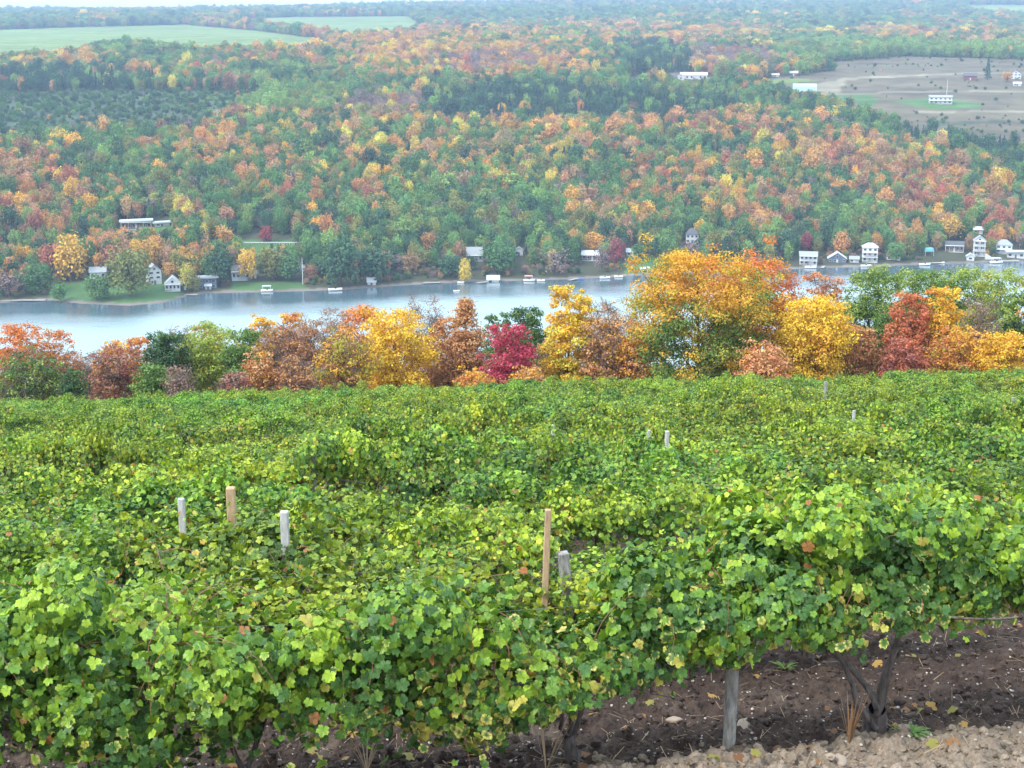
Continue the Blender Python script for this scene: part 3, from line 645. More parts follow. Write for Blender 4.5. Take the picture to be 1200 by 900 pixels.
house(943, 109, 31, 12, 'light blue barn with rounded metal roof beside the pale track', W_pale, R_blue, 'arch', 1, 3, .45, name='barn', cat='barn', roofk=.6, door=False, win=False, short='light blue barn')
house(1102, 122, 30, 11, 'white farmhouse with dark windows on a round green lawn in the brown fields', W_white, R_grey, 'side', 2, 5, .5, roofk=.2, short='white farmhouse on the lawn', porch=1)
house(1137, 94, 17, 9, 'dark maroon barn beside the tall dark evergreen on the far hill', W_red, R_dark, 'side', 1, 3, .6, name='barn', cat='barn', short='dark maroon barn', win=False)
house(1190, 93, 14, 12, 'white farmhouse with orange tree at the right end of the far fields', W_white, R_brown, 'front', 2, 3, .9, short='white farmhouse at the right end of the fields')
house(1192, 101, 10, 5, 'small white garage in front of the white farmhouse by the orange tree', W_white, R_pale, 'side', 1, 2, .8, name='garage', cat='garage', short='small white garage')
house(115, 327, 21, 15, 'white cottage with grey roof half behind the pale willow on the point', W_white, R_grey, 'side', 1, 3, .7, short='white cottage on the point', chimney=True)
house(182, 334, 18, 27, 'tall narrow white house with steep gable right of the big willow', W_white, R_grey, 'front', 3, 2, .8, roofk=.3, rz=.25, short='tall white gabled house')
house(202.5, 341, 20, 18, 'small white lake cottage with a row of porch windows at the waterline', W_white, R_pale, 'front', 1, 4, .9, roofk=.5, short='small white cottage at the waterline', door=False, porch=1)
house(217, 341, 9, 11, 'tiny blue-grey boathouse squeezed beside the small white cottage', W_blue, R_grey, 'front', 1, 1, .9, name='boathouse', cat='boathouse', short='blue-grey boathouse')
house(243, 339, 26, 16, 'dark blue cottage with slanted pale roof left of the white columned house', W_blue, R_grey, 'shed', 2, 3, .6, roofk=.14, short='dark blue cottage')
house(244, 340, 8, 8, 'white boathouse box in front of the dark blue cottage', W_white, R_pale, 'side', 1, 1, .4, name='boathouse', cat='boathouse', short='white boathouse by the blue cottage')
house(282, 328, 23, 19, 'white-columned house with grey roof on a small green lawn', W_pale, R_dark, 'side', 1, 4, .6, porch=1, short='white-columned house')
house(297, 327, 8, 10, 'white annex with one big window beside the white-columned house', W_white, R_grey, 'side', 1, 1, .8, name='annex', cat='annex', short='white annex')
house(160, 269, 40, 12, 'long dark hillside house with flat pale roof above a lawn', W_brown, R_pale, 'flat', 1, 6, .35, roofk=.16, porch=1, short='long flat-roofed hillside house')
house(190, 266, 20, 6, 'white carport beside the long flat-roofed hillside house', W_white, R_pale, 'flat', 1, 2, .4, roofk=.3, name='carport', cat='carport', short='white carport')
house(351, 318, 14, 8, 'small white cabin hidden in trees behind the tall pole', W_white, R_grey, 'side', 1, 2, .7, name='cabin', cat='cabin', short='white cabin by the pole')
house(435.5, 334, 11, 9, 'white boathouse with pitched roof alone on the left-middle shore', W_white, R_pale, 'side', 1, 1, .8, name='boathouse', cat='boathouse', short='lone white boathouse', roofk=.5)
house(556, 306, 22, 17, 'grey lake house with broad blue-grey roof among dark trees', W_grey, R_grey, 'side', 1, 4, .7, roofk=.55, short='grey lake house', porch=1)
house(608, 300, 11, 11, 'small white house mostly hidden by trees above the pink boat canopy', W_white, R_grey, 'front', 1, 2, .8, short='small hidden white house')
house(578, 332, 16, 9, 'cream boathouse with wide pitched roof standing at the water', W_cream, R_pale, 'side', 1, 2, .6, name='boathouse', cat='boathouse', roofk=.5, short='cream boathouse')
house(694, 305, 28, 12, 'brown lake house with white eaves below the golden tree', W_brown, R_pale, 'side', 1, 5, .5, porch=1, short='brown lake house')
house(742, 301, 18, 10, 'white-roofed house above the lawn with the path to the lake', W_grey, R_pale, 'side', 1, 3, .5, short='white-roofed house above the path')
house(755.5, 321, 9, 7, 'small white box shed at the bottom of the lawn path', W_white, R_pale, 'flat', 1, 1, .8, name='shed', cat='shed', roofk=.15, short='white box shed', door=False)
house(811, 286, 17, 20, 'white house with dark hipped roof on the slope above the giant maple', W_white, R_dark, 'hip', 2, 3, .8, short='white house with dark hipped roof')
house(947, 311, 23, 17, 'white two-storey lake house with a raised deck and low grey roof', W_white, R_grey, 'side', 2, 4, .7, roofk=.25, porch=2, short='white two-storey lake house')
house(981, 308, 24, 13, 'low white double-gabled cottage with dark green front', W_blue, R_pale, 'front', 1, 4, .7, roofk=.6, short='low double-gabled cottage')
house(1001, 308, 12, 8, 'small grey cottage left of the big white three-storey house', W_grey, R_grey, 'side', 1, 2, .8, short='small grey cottage')
house(1019, 307, 20, 25, 'big square white house with three storeys and a hipped roof', W_white, R_pale, 'hip', 3, 3, .8, roofk=.22, porch=2, short='big white three-storey house')
house(1047, 305, 18, 9, 'low cream cottage under the round pale green willow', W_cream, R_brown, 'side', 1, 3, .6, short='low cream cottage')
house(1118, 295, 24, 13, 'dark house with long white deck railing among the trees', W_brown, R_dark, 'side', 1, 5, .5, roofk=.35, porch=1, short='dark house with white deck')
house(1147, 300, 15, 26, 'narrow white house with three stacked porches and front stairs', W_white, R_grey, 'front', 3, 2, .9, roofk=.22, porch=3, short='white house with stacked porches')
house(1146, 274, 12, 9, 'pale green-roofed white cabin above the house with stacked porches', W_white, R_pale, 'side', 1, 2, .7, name='cabin', cat='cabin', short='white cabin above the stacked porches')
house(1176, 297, 21, 18, 'pale blue lake house with grey hipped roof near the right edge', W_pale, R_grey, 'hip', 2, 3, .7, porch=1, short='pale blue lake house')
house(1190, 303, 22, 9, 'white flat boathouse in front of the pale blue lake house', W_white, R_pale, 'flat', 1, 3, .5, name='boathouse', cat='boathouse', roofk=.15, short='white flat boathouse')
house(1137, 306, 10, 9, 'small white boathouse left of the stair of the stacked-porch house', W_white, R_pale, 'front', 1, 1, .8, name='boathouse', cat='boathouse', short='small white boathouse by the stair', door=False)
# stair of the stacked-porch house
x, y, z = place(1154, 303); st = MB()
for i in range(9): st.box(-.8 + i*.55, -.2 + i*.55, -2.2, -.6, 0, 3.4 - i * .38)
st_o = st.build('stairway', M_trim); st_o.location = (x, y - 2, z); tag(st_o, 'white outdoor staircase running down right of the stacked-porch house', 'stairs')
# thin pole and antenna mast
for px, pb, pt, lab in ((355, 334, 303, 'tall white pole standing at the shore in front of the hidden white cabin'), (1109, 116, 94, 'thin pale mast behind the white farmhouse in the brown fields')):
    x, y, z = place(px, pb); s = (y*cp - z*sp) / F; p = MB().tube([(0, 0, -1), (0, 0, (pb - pt) * s)], [.22, .16]).build('utility_pole', M_trim); p.location = (x, y, z); tag(p, lab, 'pole')
# long white guard rail on the hillside
x, y, z = place(320, 287); s = (y*cp - z*sp)/F; f = MB(); L = 34 * s
for i in range(24): xx = -L + i * 2 * L / 23; f.box(xx - .1, xx + .1, -.1, .1, -1.5, 1.3)
root = empty('guard_rail', (x, y, z)); tag(root, 'long white roadside rail crossing the hillside behind the crimson tree', 'fence'); f.build('post', M_trim, root); MB().box(-L, L, -.16, -.1, .75, 1.35).build('rail', M_trim, root)
RECTS.append((290, 346, 281, 285, y)); LAND.append((x, y, 'white roadside rail'))
def dock(px, py, wp, ang, label, water=True, wid=2.0):
    x, y, z = place(px, py, water=True); s = (y*cp - z*sp)/F; L = wp * s
    root = empty('dock', (x, y, LAKE), ang); tag(root, label, 'dock', 'docks along the far shore')
    d = MB(); k = max(3, int(L / .9))
    for i in range(k): d.box(-L/2 + i*L/k, -L/2 + (i+.93)*L/k, -wid/2, wid/2, .55, .68)
    d.build('deck', M_wood, root)
    for i in range(max(2, int(L / 5)) + 1):
        for sg in (-1, 1):
            xx = -L/2 + i * L / max(2, int(L / 5)); MB().tube([(xx, sg * (wid/2 + .1), -2.2), (xx, sg * (wid/2 + .1), 1.1)], .11, 6).build('post', M_barkgrey, root)
dock(14, 352.5, 78, .02, 'long grey dock at the left end of the far shore', wid=3); dock(166, 347.5, 46, .03, 'grey dock running left from the small white cottage', wid=2.6); dock(212, 346, 40, -.02, 'dock before the small white waterline cottage', wid=2)
dock(506, 332, 22, .25, 'white-edged dock left of the yellow columnar shore tree'); dock(565, 331.5, 14, .5, 'slanting dock left of the cream boathouse'); dock(1005, 310.5, 22, .05, 'dock below the big white three-storey house')
dock(965, 313, 20, 1.2, 'dock jutting out right of the white two-storey lake house'); dock(1090, 309, 26, .3, 'dock on the pebble shore below the teal canopy'); dock(1178, 306.5, 34, .08, 'dock joining the white boathouses at the right end', wid=3)
dock(672, 328, 16, .9, 'short dock right of the pink canopy boat'); dock(392, 339.5, 12, .6, 'short dock reaching out beside the beached speedboat')
def hull(L, W, H, m, root):
    k = 9; V = []; Fq = []
    for i in range(k):
        t = i / (k - 1); w_ = W/2 * (1 - max(0, (t - .45) / .55) ** 2.2) ** .8 + .02; zt = H * (1 + .25 * t ** 2); x = -L/2 + L * t
        V += [(x, -w_, zt), (x, -w_ * .8, H * .3), (x, 0, 0 + .25 * H * t ** 3), (x, w_ * .8, H * .3), (x, w_, zt), (x, w_ * .8, zt - .12), (x, -w_ * .8, zt - .12)]
    for i in range(k - 1):
        for j in range(7): a_ = i*7 + j; b_ = i*7 + (j+1) % 7; Fq.append((a_, a_+7, b_+7, b_))
    me = mesh_np('hull', np.array(V), [np.array(Fq), np.array([tuple(range(7))])], m, True); return obj('hull', me, root)
def boat(px, py, wp, ang, label, kind='speed', hm=M_hullw, top=None):
    x, y, z = place(px, py, water=True); s = (y*cp - z*sp)/F; L = wp * s
    root = empty('boat', (x, y, LAKE - .12), ang); tag(root, label, 'boat', 'boats moored along the far shore'); hull(L, L * .34, L * .13 + .3, hm, root); H = L * .13 + .3
    MB().prism([(-L*.05, H), (L*.12, H), (L*.02, H + L*.08), (-L*.03, H + L*.08)], -L*.11, L*.11).build('windshield', M_glass, root)
    if top is not None:
        MB().prism([(-L*.42, H + 1.8), (L*.35, H + 1.8), (L*.28, H + 2.15), (-L*.35, H + 2.15)], -L*.19, L*.19).build('canopy', top, root)
        p = MB()
        for sx in (-.35, .28):
            for sy in (-.15, .15): p.box(L*sx - .06, L*sx + .06, L*sy - .06, L*sy + .06, H * .8, H + 1.85)
        p.build('canopy_frame', M_trim, root)
boat(313, 341, 14, .1, 'white boat on a lift with white canopy in front of the green lawn', top=M_trim); boat(393, 340, 16, .25, 'slim white speedboat resting by the shore below the dark trees'); boat(265, 339, 11, 0, 'covered white boat at the water before the white-columned house')
boat(372, 336, 9, .4, 'small white rowing boat pulled up left of the slim speedboat'); boat(620, 329, 13, 0, 'pontoon boat with a pink canopy', top=M_pink); boat(634, 329, 9, .1, 'small white boat tied right of the pink canopy boat')
boat(680, 327.5, 8, 0, 'small bright blue boat on the middle shore', hm=M_hullb); boat(709, 326, 12, .1, 'white motorboat left of a pair below the brown lake house'); boat(725, 324.5, 10, .1, 'white motorboat right of a pair below the brown lake house')
boat(950, 314, 13, 0, 'white speedboat moored before the white two-storey lake house'); boat(1015, 312, 12, 0, 'white boat moored under the big three-storey house'); boat(1084, 310.5, 13, .15, 'long pale boat beached left of centre on the pebble shore')
boat(1103, 308, 8, 0, 'small white boat right of the long beached one'); boat(1168, 308, 15, .1, 'white boat with white canopy at the right-end docks', top=M_trim); boat(535, 341, 7, .2, 'lone white boat out on the open water'); boat(540, 331, 8, .1, 'pale dinghy beside the yellow columnar tree')
x, y, z = place(1088, 299); root = empty('awning', (x, y, z)); tag(root, 'teal awning on four posts over the shore terrace', 'awning'); s = (y*cp - z*sp)/F; L = 5.2 * s
MB().prism([(-L, 2.4), (L, 2.4), (L*.85, 4.4), (-L*.85, 4.4)], -2, 2).build('roof_cloth', W_teal, root)
for sx in (-1, 1):
    for sy in (-1.9, 1.9): MB().box(sx*L*.95 - .08, sx*L*.95 + .08, sy - .08, sy + .08, -1, 2.45).build('leg', M_trim, root)
RECTS.append((1082, 1094, 290, 299, y)); LAND.append((x, y, 'teal awning'))
LAND += [(ground_at(153, 348)[0], ground_at(153, 348)[1], 'big willow on the point')]

# ------------------------------------------------------------------ far trees
def fmt_tint(c, v=.22):
    c = np.array(PAL[c]) * (1 + (rng.random() - .5) * 2 * v); c = c * (1 + (rng.random(3) - .5) * .14); return tuple(float(q_) for q_ in c)
def far_tree(x, y, z, h, wfac, cname, kind_i, label, name='lakeside_tree'):
    root = empty(name, (x, y, z), rng.random() * 6.28); tag(root, label, 'tree', 'trees on the slope above the far shore')
    c, t, _ = FAR[kind_i]; root.scale = (h * wfac, h * wfac, h)
    obj('trunk', t, root); o = obj('crown', c, root); o['tint'] = fmt_tint(cname)
    return root
HAND = [ # px, base py, top py, width px, colour, kind, label
 (153,347,293,56,'olive','wide','large yellow-olive willow on the lawn of the point, biggest on the shore'), (116,352,323,36,'mid','wide','pale green willow standing in front of the white cottage on the point'),
 (71,356,333,18,'mid','round','small leaning willow at the edge of the stony point'), (45,344,311,42,'green','wide','broad dark willow behind the long dock at the left end'), (12,348,318,36,'mauve','bare','bare mauve tree at the left end of the shore'),
 (84,330,275,34,'gold','tall','tall tree with yellow top behind the point'), (62,322,288,36,'red','wide','broad red maple left of the tall yellow-topped tree'), (133,316,288,28,'red','round','red-orange maple above the big willow'),
 (220,341,309,19,'yellow','round','bright yellow tree between the white cottage and the blue cottage'), (228,343,322,16,'olive','round','olive shrub-like tree in front of the bright yellow one'), (291,330,294,24,'gold','round','golden olive tree standing before the white-columned house'),
 (312,284,265,15,'crimson','tall','small crimson tree just above the white roadside rail'), (266,262,243,20,'salmon','round','salmon pink tree right of the long flat-roofed hillside house'), (262,290,266,22,'orange','round','orange-pink tree above the bare slope left of the crimson one'),
 (545,333,305,14,'yellow','tall','pale yellow columnar tree alone at the water edge'), (258,335,288,34,'dark','round','dark green tree left of the white-columned house'), (400,336,280,50,'dark','wide','massive dark green tree mass on the left-middle shore'),
 (440,331,290,44,'dark','round','dark blue-green tree behind the lone white boathouse'), (320,328,292,34,'olive','round','olive green tree right of the white annex'), (340,330,298,30,'green','round','green shore tree between the annex and the tall pole'),
 (1050,306,285,24,'mid','wide','round pale green willow over the low cream cottage'), (696,298,272,26,'gold','round','golden tree rising over the brown lake house'), (722,310,281,22,'crimson','round','crimson maple beside the brown lake house'),
 (748,304,286,18,'green','round','small round green tree above the lawn path'), (705,320,285,20,'mauve','bare','grey leafless tree on the bank under the brown lake house'), (945,296,272,14,'crimson','round','dark crimson tree above the white two-storey lake house'),
 (985,300,272,18,'orange','tall','orange-red tree above the double-gabled cottage'), (1112,283,255,30,'gold','round','golden-orange tree above the dark house with white deck'), (530,325,300,34,'dark','round','dark tree left of the grey lake house'),
 (585,322,284,38,'green','round','green tree right of the grey lake house'), (650,322,290,34,'mauve','bare','broad leafless grey tree on the middle bank'), (503,296,274,20,'orange','round','orange tree high above the yellow columnar tree'),
 (1157,94,70,12,'conifer','conifer','tall dark evergreen beside the maroon barn in the far fields'), (1180,96,84,12,'orange','round','orange tree left of the white farmhouse at the end of the fields'), (940,88,72,22,'light','wide','pale green willow in the upper field near the red shed'),
]
placed = []
for px, pb, pt, wp, c, k, lab in HAND:
    x, y, z = ground_at(px, pb); s = (y*cp - z*sp)/F; h = (pb - pt) * s * 1.04; wn = {'round': .84, 'wide': 1.08, 'tall': .62, 'bare': .72, 'conifer': .7}[k]
    far_tree(x, y, z, h, wp * s / (wn * h), c, random.choice(KI[k]), lab, 'lakeside_tree' if pb > 200 else 'field_tree'); placed.append((x, y, wp * s * .5))
    LAND.append((x, y, lab.split(' on the ')[0].split(' standing ')[0].split(' in front')[0].split(' beside ')[0].split(' above ')[0].split(' rising ')[0].split(' at the ')[0].split(' alone')[0]))
def scatter(y0, y1, sp_, xm):
    ny = int((y1 - y0) / sp_); gy = y0 + (np.arange(ny) + .5) * sp_; out = []
    for yv in gy:
        half = .40 * yv + xm; nx = int(2 * half / sp_); xs = -half + (np.arange(nx) + .5) * sp_
        out.append(np.stack([xs + (rng.random(nx) - .5) * sp_ * .95, yv + (rng.random(nx) - .5) * sp_ * .95, np.full(nx, sp_)], 1))
    return np.concatenate(out)
P = np.concatenate([scatter(670, 1000, 6.0, 40), scatter(1000, 1500, 7.2, 60), scatter(1500, 2400, 9.2, 80), scatter(2400, 4000, 14, 100), scatter(4000, 6300, 20, 100)])
X, Y = P[:, 0], P[:, 1]; Z = height(X, Y, False); ok = (Z > LAKE + 2.2); px, py, dep = proj(X, Y, Z)
prob = np.ones(len(X))
for poly, c, tt in FIELDS: prob = np.where(inpoly(px, py, poly), np.where(prob < .5, np.maximum(prob, tt), tt), prob)
for poly, c in STRIPS: prob = np.where(inpoly(px, py, poly), 0, prob)
prob = np.where((Y < shore(X) + 26), prob * .55, prob)
ok &= rng.random(len(X)) < prob
sc = P[:, 2] / 7.6; clr = np.array(choose(px, py, X, Y)); hts = (9 + 7.5 * rng.random(len(X))) * np.interp(Y, [600, 1500, 3000, 6000], [.92, 1.0, 1.15, 1.5])
big = rng.random(len(X)) < .09; hts = np.where(big, hts * 1.32, hts); hts *= np.where(clr == 'conifer', .72, 1.0) * np.where(clr == 'mauve', .85, 1)
scrub = np.zeros(len(X), bool)
for poly, c, tt in FIELDS:
    if 0 < tt < .12 or tt in (.9, .30): scrub |= inpoly(px, py, poly)
hts = np.where(scrub, 2.0 + 3.6 * rng.random(len(X)) ** 1.6, hts); clr = np.where(scrub & (rng.random(len(X)) < .8), np.where(rng.random(len(X)) < .5, 'dark', 'green'), clr); hts = np.where(scrub & (px > 800), hts * .65, hts)
wid = np.where(big, 1.45, 1.0) * np.clip(sc, .8, 2) * (5.8 + 5.5 * rng.random(len(X)) ** 1.5) / hts; wid = np.where(scrub, 1.25, wid)
kin = np.array([pick_kind(c) for c in clr]); wn = np.array([{'round': .84, 'wide': 1.08, 'tall': .62, 'bare': .72, 'conifer': .7}[KINDS[k]] for k in kin])
wid = np.clip(wid / wn, .6, 1.5); wid = np.where(clr == 'conifer', np.minimum(wid, .75), wid)
# keep houses in view and hand-placed trees clear
ptop = proj(X, Y, Z + hts)[1]; hw_ = hts * wid * wn * .5 * F / dep
for (a, b_, c, d, yh) in RECTS: ok &= ~((Y < yh + 1) & (px + hw_ * .8 > a) & (px - hw_ * .8 < b_) & (ptop < d) & (py > c))
for (a, b_, c, d, yh) in RECTS: ok &= ~((np.abs(px - (a + b_) / 2) < (b_ - a) / 2 + 3) & (Y >= yh - 3) & (Y < yh + 16))
for (x, y, r_) in placed: ok &= ~((np.abs(X - x) < r_ * .8 + 2) & (np.abs(Y - y) < r_ * .8 + 2))
for (hx, hb_, ht_, hw2, *_r) in HAND:
    hy = ground_at(hx, hb_)[1]; ok &= ~((Y < hy) & (np.abs(px - hx) < hw2 * .3 + hw_ * .6) & (ptop < hb_ - (hb_ - ht_) * .45))
idx = np.where(ok)[0]; order = idx[np.argsort(Y[idx])]
vis = [i for i in order if -8 < px[i] < 1208 and not (700 < px[i] < 905 and py[i] > 300)]
single = vis[:215]; sset = set(single); LA = np.array([(a, b_) for a, b_, c in LAND]); used = {}
ORD = ['nearest', 'second nearest', 'third nearest', 'fourth nearest', 'fifth nearest', 'sixth nearest', 'seventh nearest', 'eighth nearest', 'ninth nearest', 'tenth nearest', 'eleventh nearest', 'twelfth nearest']
info = []
for i in single:
    d = np.hypot(LA[:, 0] - X[i], LA[:, 1] - Y[i]); k = int(np.argmin(d)); info.append((float(d[k]), i, k, clr[i]))
for d, i, k, c in sorted(info):
    n_ = used.get((k, c), 0); used[(k, c)] = n_ + 1; cn = CNAME[c]; cn = cn if c in ('conifer',) else cn + ' tree'
    lab = f"{ORD[min(n_, 11)]} {cn} to the {LAND[k][2]}"
    w_ = lab.split(); lab = ' '.join(w_[:16])
    far_tree(X[i], Y[i], Z[i] - .2, float(hts[i]), float(wid[i]), c, int(kin[i]), lab)
rest = np.array([i for i in idx if i not in sset])
# the wooded slope beyond: one mass of trees on points
src = bpy.data.collections.new('forest_source')
for i, (c, t, wm) in enumerate(FAR): oo = bpy.data.objects.new('forest_tree_%02d' % i, wm); src.objects.link(oo)
tint = np.array([fmt_tint(c, .30) for c in clr[rest]])
def gn_mass(name, pos, tint, scale, rot, pick, coll, label, cat, mats=()):
    me = bpy.data.meshes.new(name); me.vertices.add(len(pos)); me.vertices.foreach_set('co', np.asarray(pos, np.float32).ravel())
    for k, typ, val in (('tint', 'FLOAT_VECTOR', tint), ('scl', 'FLOAT_VECTOR', scale), ('rot', 'FLOAT_VECTOR', rot)):
        a = me.attributes.new(k, typ, 'POINT'); a.data.foreach_set('vector', np.asarray(val, np.float32).ravel())
    a = me.attributes.new('pick', 'INT', 'POINT'); a.data.foreach_set('value', np.asarray(pick, np.int32)); me.update()
    o = obj(name, me); tag(o, label, cat, None, 'stuff')
    ng = bpy.data.node_groups.new(name, 'GeometryNodeTree'); ng.interface.new_socket('Geometry', in_out='INPUT', socket_type='NodeSocketGeometry'); ng.interface.new_socket('Geometry', in_out='OUTPUT', socket_type='NodeSocketGeometry')
    gi = ng.nodes.new('NodeGroupInput'); go = ng.nodes.new('NodeGroupOutput'); iop = ng.nodes.new('GeometryNodeInstanceOnPoints'); ci = ng.nodes.new('GeometryNodeCollectionInfo')
    ci.inputs['Collection'].default_value = coll; ci.inputs['Separate Children'].default_value = True; ci.inputs['Reset Children'].default_value = True
    def at(nm, t_):
        q_ = ng.nodes.new('GeometryNodeInputNamedAttribute'); q_.data_type = t_; q_.inputs['Name'].default_value = nm; return [s_ for s_ in q_.outputs if s_.enabled and s_.name == 'Attribute'][0]
    ng.links.new(gi.outputs[0], iop.inputs['Points']); ng.links.new(ci.outputs[0], iop.inputs['Instance']); iop.inputs['Pick Instance'].default_value = True
    ng.links.new(at('pick', 'INT'), iop.inputs['Instance Index']); ng.links.new(at('scl', 'FLOAT_VECTOR'), iop.inputs['Scale'])
    er = ng.nodes.new('FunctionNodeEulerToRotation'); ng.links.new(at('rot', 'FLOAT_VECTOR'), er.inputs[0]); ng.links.new(er.outputs[0], iop.inputs['Rotation'])
    ng.links.new(iop.outputs[0], go.inputs[0]); md = o.modifiers.new('scatter', 'NODES'); md.node_group = ng
    return o
print('forest', len(rest), 'single', len(single))
ro = np.zeros((len(rest), 3)); ro[:, 2] = rng.random(len(rest)) * 6.28
gn_mass('forest', np.stack([X[rest], Y[rest], Z[rest] - .3], 1), tint, np.stack([hts[rest] * wid[rest]] * 2 + [hts[rest]], 1), ro, kin[rest], src, 'dense autumn woods covering the hillside beyond the lake', None)
# low brush on the far bank and under the near tree line
bx, by = [], []
P = scatter(680, 860, 3.2, 20); t = P[:, 1] - shore(P[:, 0]); kz = (t > 9) & (t < 60) & (rng.random(len(P)) < .5); qx, qy, _ = proj(P[:, 0], P[:, 1], height(P[:, 0], P[:, 1], False))
for poly, c, tt in FIELDS: kz &= ~inpoly(qx, qy, poly)
for (a, b_, c, d, yh) in RECTS: kz &= ~((qx > a - 2) & (qx < b_ + 2) & (P[:, 1] < yh + 4))
A1 = P[kz][:, :2]
P = scatter(106, 150, 2.0, 8); kz = (rng.random(len(P)) < .5); A2 = P[kz][:, :2]
P = scatter(150, 470, 9, 30); A3 = P[:, :2]
A = np.concatenate([A1, A2, A3]); zz = height(A[:, 0], A[:, 1], False); h_ = np.concatenate([1.5 + 2.5 * rng.random(len(A1)), (.8 + 1.2 * rng.random(len(A2))) * np.interp(A2[:, 1], [106, 125], [.7, 2]), 7 + 4 * rng.random(len(A3))])
cs = rng.choice(['olive', 'mauve', 'rust', 'green', 'dark', 'tan', 'gold'], len(A), p=[.2, .2, .15, .15, .1, .15, .05]); kk = rng.choice(KI['round'] + KI['wide'], len(A))
ro = np.zeros((len(A), 3)); ro[:, 2] = rng.random(len(A)) * 6.28
gn_mass('undergrowth', np.stack([A[:, 0], A[:, 1], zz - .2], 1), np.array([fmt_tint(c) for c in cs]), np.stack([h_ * 1.1, h_ * 1.1, h_], 1), ro, kk, src, 'tangled brush along both banks and below the vineyard', None)

#@@VINES
# ------------------------------------------------------------------ grapevines
_la = np.radians([0, 17, 32, 54, 78, 96, 122, 150, 170]); _lr = np.array([1.0, .90, .70, .95, .84, .68, .82, .70, .55])
ang = np.concatenate([_la, [math.pi], -_la[:0:-1]]); rad = np.concatenate([_lr, [.10], _lr[:0:-1]])
def leaf_tpl(cup, fold, wave, ph):
    x = np.sin(ang) * rad; y = np.cos(ang) * rad; z = -cup * rad ** 2 + fold * np.abs(x) + wave * np.sin(ang * 4 + ph) * rad
    V = np.concatenate([[(0, 0, 0)], np.stack([x, y, z], 1)]); n_ = len(ang)
    return V, np.array([(0, i + 1, (i + 1) % n_ + 1) for i in range(n_)])
def toothed(t):
    V, Fq = t; o = V[1:]; nx_ = np.roll(o, -1, 0); mid = (o + nx_) * .5 * 1.0; o2 = o * 1.04; mid = mid * .97
    W = np.empty((2 * len(o), 3)); W[0::2] = o2; W[1::2] = mid; q3 = W + .5 * (np.roll(W, -1, 0) - W); q3 *= np.where(np.arange(len(W)) % 2 == 0, 1.05, .99)[:, None]
    U = W; n_ = len(U)
    return np.concatenate([V[:1], U]), np.array([(0, i + 1, (i + 1) % n_ + 1) for i in range(n_)])
TPL = [leaf_tpl(.30, .25, .05, 0), leaf_tpl(.15, .45, .08, 1), leaf_tpl(-.15, .15, .10, 2), leaf_tpl(.45, .05, .06, 4)]
TPH = [toothed(t) for t in TPL]
